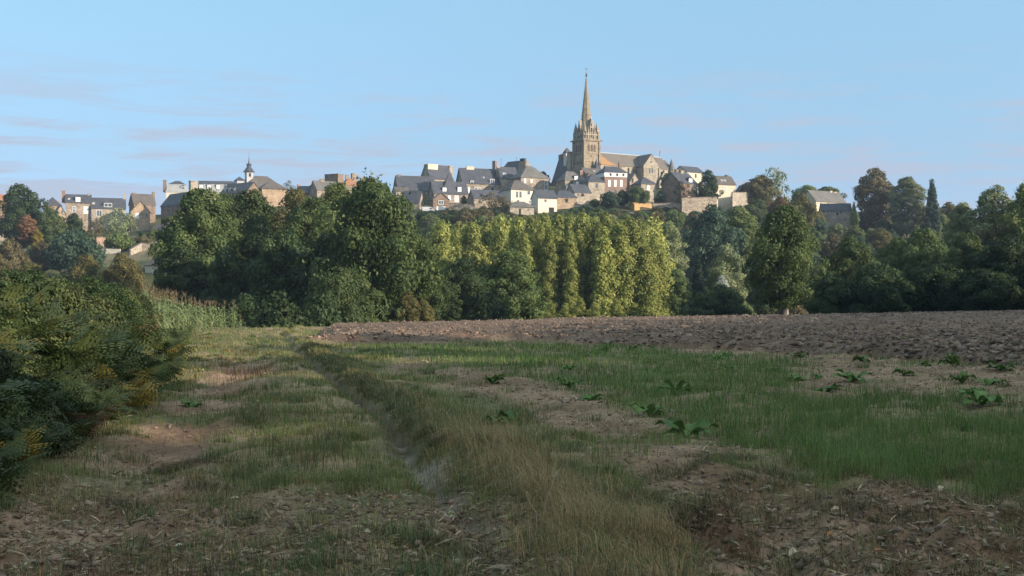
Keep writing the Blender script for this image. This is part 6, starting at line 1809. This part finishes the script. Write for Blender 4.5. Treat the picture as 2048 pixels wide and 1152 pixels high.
docks = [(1352, 786, 1.5, "largest dock plant, spreading wide leaves amid the green strip"), (1722, 724, 1.0, "dock plant close under the plough's edge, short of the tallest pair"), (1906, 733, 1.35, "tall-leaved dock right at the plough's dark furrow"),
         (1985, 768, 1.25, "bushy dock beside the tall-leaved one"), (1925, 766, 1.1, "flat dark dock between the tall-leaved and the bushy one"), (1702, 765, 1.1, "dock with one raised leaf on bare soil"), (1965, 815, 1.4, "dark dock at the rim of the green cereal strip"),
         (1590, 757, 1.0, "dock nearest the middle of the bare strip"), (1545, 742, .8, "small dock before the ploughed clods"), (1462, 742, .9, "leafy dock where green strip and bare soil meet"), (1296, 832, 1.0, "isolated green tuft-like dock on the stubble"), (1372, 872, 1.15, "dark low dock at the tip of the cereal strip"),
         (1218, 690, 1.3, "dock against the ploughed edge, first of a close pair"), (1292, 692, 1.3, "dock against the ploughed edge, second of a close pair"), (985, 765, 1.0, "dock on the bare patch beyond the verge"), (1000, 852, .9, "dock at the back of the dry verge"),
         (1140, 782, .9, "dock in the stubble facing the poplars"), (880, 700, 1.0, "dock at the near corner of the ploughed field"), (380, 812, .9, "dark dock standing in the bare wheel track"), (1790, 700, 1.0, "dock seedling out on the ploughed soil"), (1600, 715, .9, "dock half buried in ploughed clods")]
for k_ in range(16):
    docks.append((rb.uniform(1120, 2040), rb.uniform(700, 760) if k_ % 2 else rb.uniform(720, 800), rb.uniform(.6, 1.05), "small dock sprouting among the larger ones on the field strip"))
for i, (u, y, s, lab) in enumerate(docks):
    Y = F * EYE / (y - HY); X = xpx(u, Y)
    o = bpy.data.objects.new('dock_plant', DK[i % 6]); COL.objects.link(o)
    o.location = (X, Y, h1(X, Y) - .01); o.scale = (s * rb.uniform(.85, 1.2), s * rb.uniform(.8, 1.15), s * rb.uniform(.8, 1.5)); o.rotation_euler = (rb.uniform(-.2, .2), rb.uniform(-.2, .2), i * 1.7)
    tag(o, lab, 'weed', 'dock plants in the field')

# ---- tall dry stalks, fallen leaves and stones ----------------------------------------
def stalk_mesh(seed, hgt):
    g = random.Random(seed)
    b = MB()
    lx = g.uniform(-.25, .3)
    pts = [(lx * t * t * hgt, .1 * t * g.uniform(-1, 1) * hgt, hgt * t * (1 - .12 * t)) for t in (0, .3, .6, .85, 1.0)]
    b.tube(pts, [.0032, .003, .0025, .002, .001], 5)
    for k in range(14):
        t = .72 + .28 * k / 14
        i = min(3, int(t * 4)); p = Vector(pts[-2]).lerp(Vector(pts[-1]), (t - .72) / .28)
        a = g.random() * 6.28
        q = p + Vector((math.cos(a) * .022, math.sin(a) * .022, .03)); b.tube([p, q], [.0022, .0009], 4)
    return b.mesh('dry_stalk')
M['stalk'] = mottled("dry_stalk", (.36, .28, .17), (.48, .38, .25), 6, .9)
for i, (u, y, h_, lab) in enumerate([(1083, 1105, .50, "tallest dry grass stalk, leaning over the verge"), (1112, 1000, .42, "upright bleached stalk behind the tallest one"), (1072, 1110, .34, "shorter dry stalk beside the tallest one"), (985, 1000, .20, "short dry stalk at the rut's outer edge"),
                                     (1125, 1095, .33, "slanting dry stalk over the tangled verge"), (935, 968, .22, "dry stalk by the russet leaf on the verge"), (1160, 1110, .28, "dry stalk at the clod mound end of the verge"), (1030, 960, .2, "thin stalk standing in dark grass behind the verge"),
                                     (700, 1130, .22, "forked dead stem on the strip between the tracks"), (790, 830, .42, "pale upright stalk in the tall tuft beyond the rut's bend"), (815, 815, .42, "bleached stalk at the back of the tall tuft beyond the rut's bend")]):
    Y = F * EYE / (y - HY); X = xpx(u, Y)
    o = link_mesh('dry_stalk', stalk_mesh(i, h_), M['stalk']); o.location = (X, Y, h1(X, Y)); o.rotation_euler = (0, 0, i)
    tag(o, lab, 'grass stalk', 'tall dry stalks of the verge')

def leaf_curl(seed):
    g = np.random.default_rng(seed)
    V, Fq = [], []; n = 8
    cv = 1.2 + 1.5 * g.random()
    for j in range(n + 1):
        t = j / n; w = .27 * math.sin(math.pi * (.04 + .93 * t)) ** .8
        x = t - .5; z = .20 * (math.cos(cv * (t - .4)) - .8) + .12
        tw = .6 * (t - .5)
        for s in (-1, -.5, 0, .5, 1): V.append((x, s * w * math.cos(tw), z + .30 * w * s * s * 2 + s * w * math.sin(tw)))
    for j in range(n):
        for k in range(4):
            a = 5 * j + k; Fq.append((a, a + 1, a + 6, a + 5))
    me = np_mesh("fallen_leaf", np.array(V), np.array(Fq), 4, None, smooth=True)
    return me
LF = [leaf_curl(k) for k in range(5)]
M['leaf_pale'] = mottled("pale_dry_leaf", (.40, .32, .21), (.55, .45, .31), 7, .8)
M['leaf_russet'] = mottled("russet_dry_leaf", (.25, .11, .05), (.38, .18, .08), 7, .8)
M['leaf_white'] = mottled("bleached_husk", (.50, .46, .38), (.62, .57, .48), 7, .8)
for me in LF: me.materials.append(M['leaf_pale'])
leaves = [(618, 1102, .11, 'leaf_white', "bleached husk standing on edge in grass between the tracks"), (358, 1096, .12, 'leaf_white', "thin bleached husk lying on the littered earth near the bracken"), (735, 1112, .10, 'leaf_pale', "pale leaf flat on the grass strip near the rut"),
          (1048, 1106, .13, 'leaf_russet', "large russet leaf at the foot of the tangled verge"), (902, 922, .11, 'leaf_russet', "russet leaf caught in the verge grass"), (790, 1023, .10, 'leaf_russet', "russet leaf in the bottom of the rut"),
          (1985, 1022, .12, 'leaf_white', "round bleached husk beside the dark earth mound"), (1882, 1024, .14, 'leaf_pale', "long pale husk on the clods below the cereal strip"), (1584, 1130, .15, 'leaf_pale', "curled tan leaf pointing up from the dark clods"), (1560, 1098, .11, 'leaf_white', "small whitish leaf on the dark clods"),
          (1670, 1052, .12, 'leaf_pale', "tan leaf before the larger earth mound"), (1845, 1135, .14, 'leaf_pale', "broad tan leaf beside the tilted clod mound"), (1755, 1128, .12, 'leaf_russet', "russet leaf under the tilted clod mound"), (1660, 1098, .10, 'leaf_russet', "russet curl between two tan leaves on the clods"),
          (1345, 1143, .13, 'leaf_pale', "tan leaf at the verge's end by the clods"), (1170, 1130, .10, 'leaf_russet', "orange-brown scrap beside the slanting stalk"), (52, 1060, .09, 'leaf_pale', "pale scrap under the bracken's foot"), (133, 1046, .10, 'leaf_white', "pale leaf on bare earth near the bracken's foot"),
          (885, 905, .08, 'leaf_white', "pale scrap beside the russet verge leaf"), (1420, 1020, .11, 'leaf_pale', "thin pale straw leaf on stubble below the cereal tip"), (470, 1020, .09, 'leaf_pale', "tan leaf on the trampled wheel track"), (1150, 808, .10, 'leaf_white', "white speck of leaf on distant stubble")]
for i, (u, y, s, mt, lab) in enumerate(leaves):
    Y = F * EYE / (y - HY); X = xpx(u, Y)
    o = bpy.data.objects.new('fallen_leaf', LF[i % 5]); COL.objects.link(o)
    o.material_slots[0].link = 'OBJECT'; o.material_slots[0].material = M[mt]
    s *= .75
    o.location = (X, Y, h1(X, Y) + .035); o.scale = (s, s * .75, s); o.rotation_euler = (rb.uniform(-.5, .7), rb.uniform(-.4, .4), rb.random() * 6.28)
    tag(o, lab, 'leaf', 'single dry leaves on the ground')
M['flint'] = mottled("pale_stone", (.30, .26, .21), (.46, .41, .34), 5, .85, 14)
def stone_mesh(seed):
    g = np.random.default_rng(seed)
    V, Fc, C = ico(1, g, np.zeros((1, 3)), np.array([1.0]), .65, np.ones((1, 3)))
    me = np_mesh("field_stone", V, Fc, 3, None, smooth=False)
    return me
for i, (u, y, s, lab) in enumerate([(1985, 1020, .05, "rounded pale stone on the earth near the dark mound"), (820, 935, .045, "flat grey stone set in the rut"), (905, 1040, .055, "pale worn stone at the bend of the rut, close to the viewer"), (832, 962, .05, "grey stone in the rut before the flat one"),
                                    (55, 1062, .035, "small tan stone under the bracken edge"), (1722, 1128, .05, "brown stone at the foot of the clod mound"), (890, 1035, .04, "small pale stone beside the worn one in the rut"), (812, 1000, .035, "half-sunk stone in the middle of the rut")]):
    Y = F * EYE / (y - HY); X = xpx(u, Y)
    o = link_mesh('field_stone', stone_mesh(i), M['flint']); o.location = (X, Y, h1(X, Y) + s * .2); o.scale = (s, s, s)
    tag(o, lab, 'stone', 'single stones on the ground')
# ------------------------------------------------------------------ evening air
def build_haze():
    b = MB(); b.box(-2600, -300, -80, 2600, 3600, 160)
    o = b.build('haze', None); tag(o, "thin blue evening air over the valley", None, None, 'stuff')
    m = bpy.data.materials.new("evening_air"); m.use_nodes = True
    nt = m.node_tree; nt.nodes.clear()
    out = nt.nodes.new("ShaderNodeOutputMaterial"); pv = nt.nodes.new("ShaderNodeVolumePrincipled")
    pv.inputs["Color"].default_value = (.62, .75, 1.0, 1)
    pv.inputs["Density"].default_value = HAZE
    pv.inputs["Anisotropy"].default_value = 0.1
    nt.links.new(pv.outputs["Volume"], out.inputs["Volume"])
    o.data.materials.append(m)
HAZE = 0.00012
build_haze()
for w in WARN: print("WARN", w)
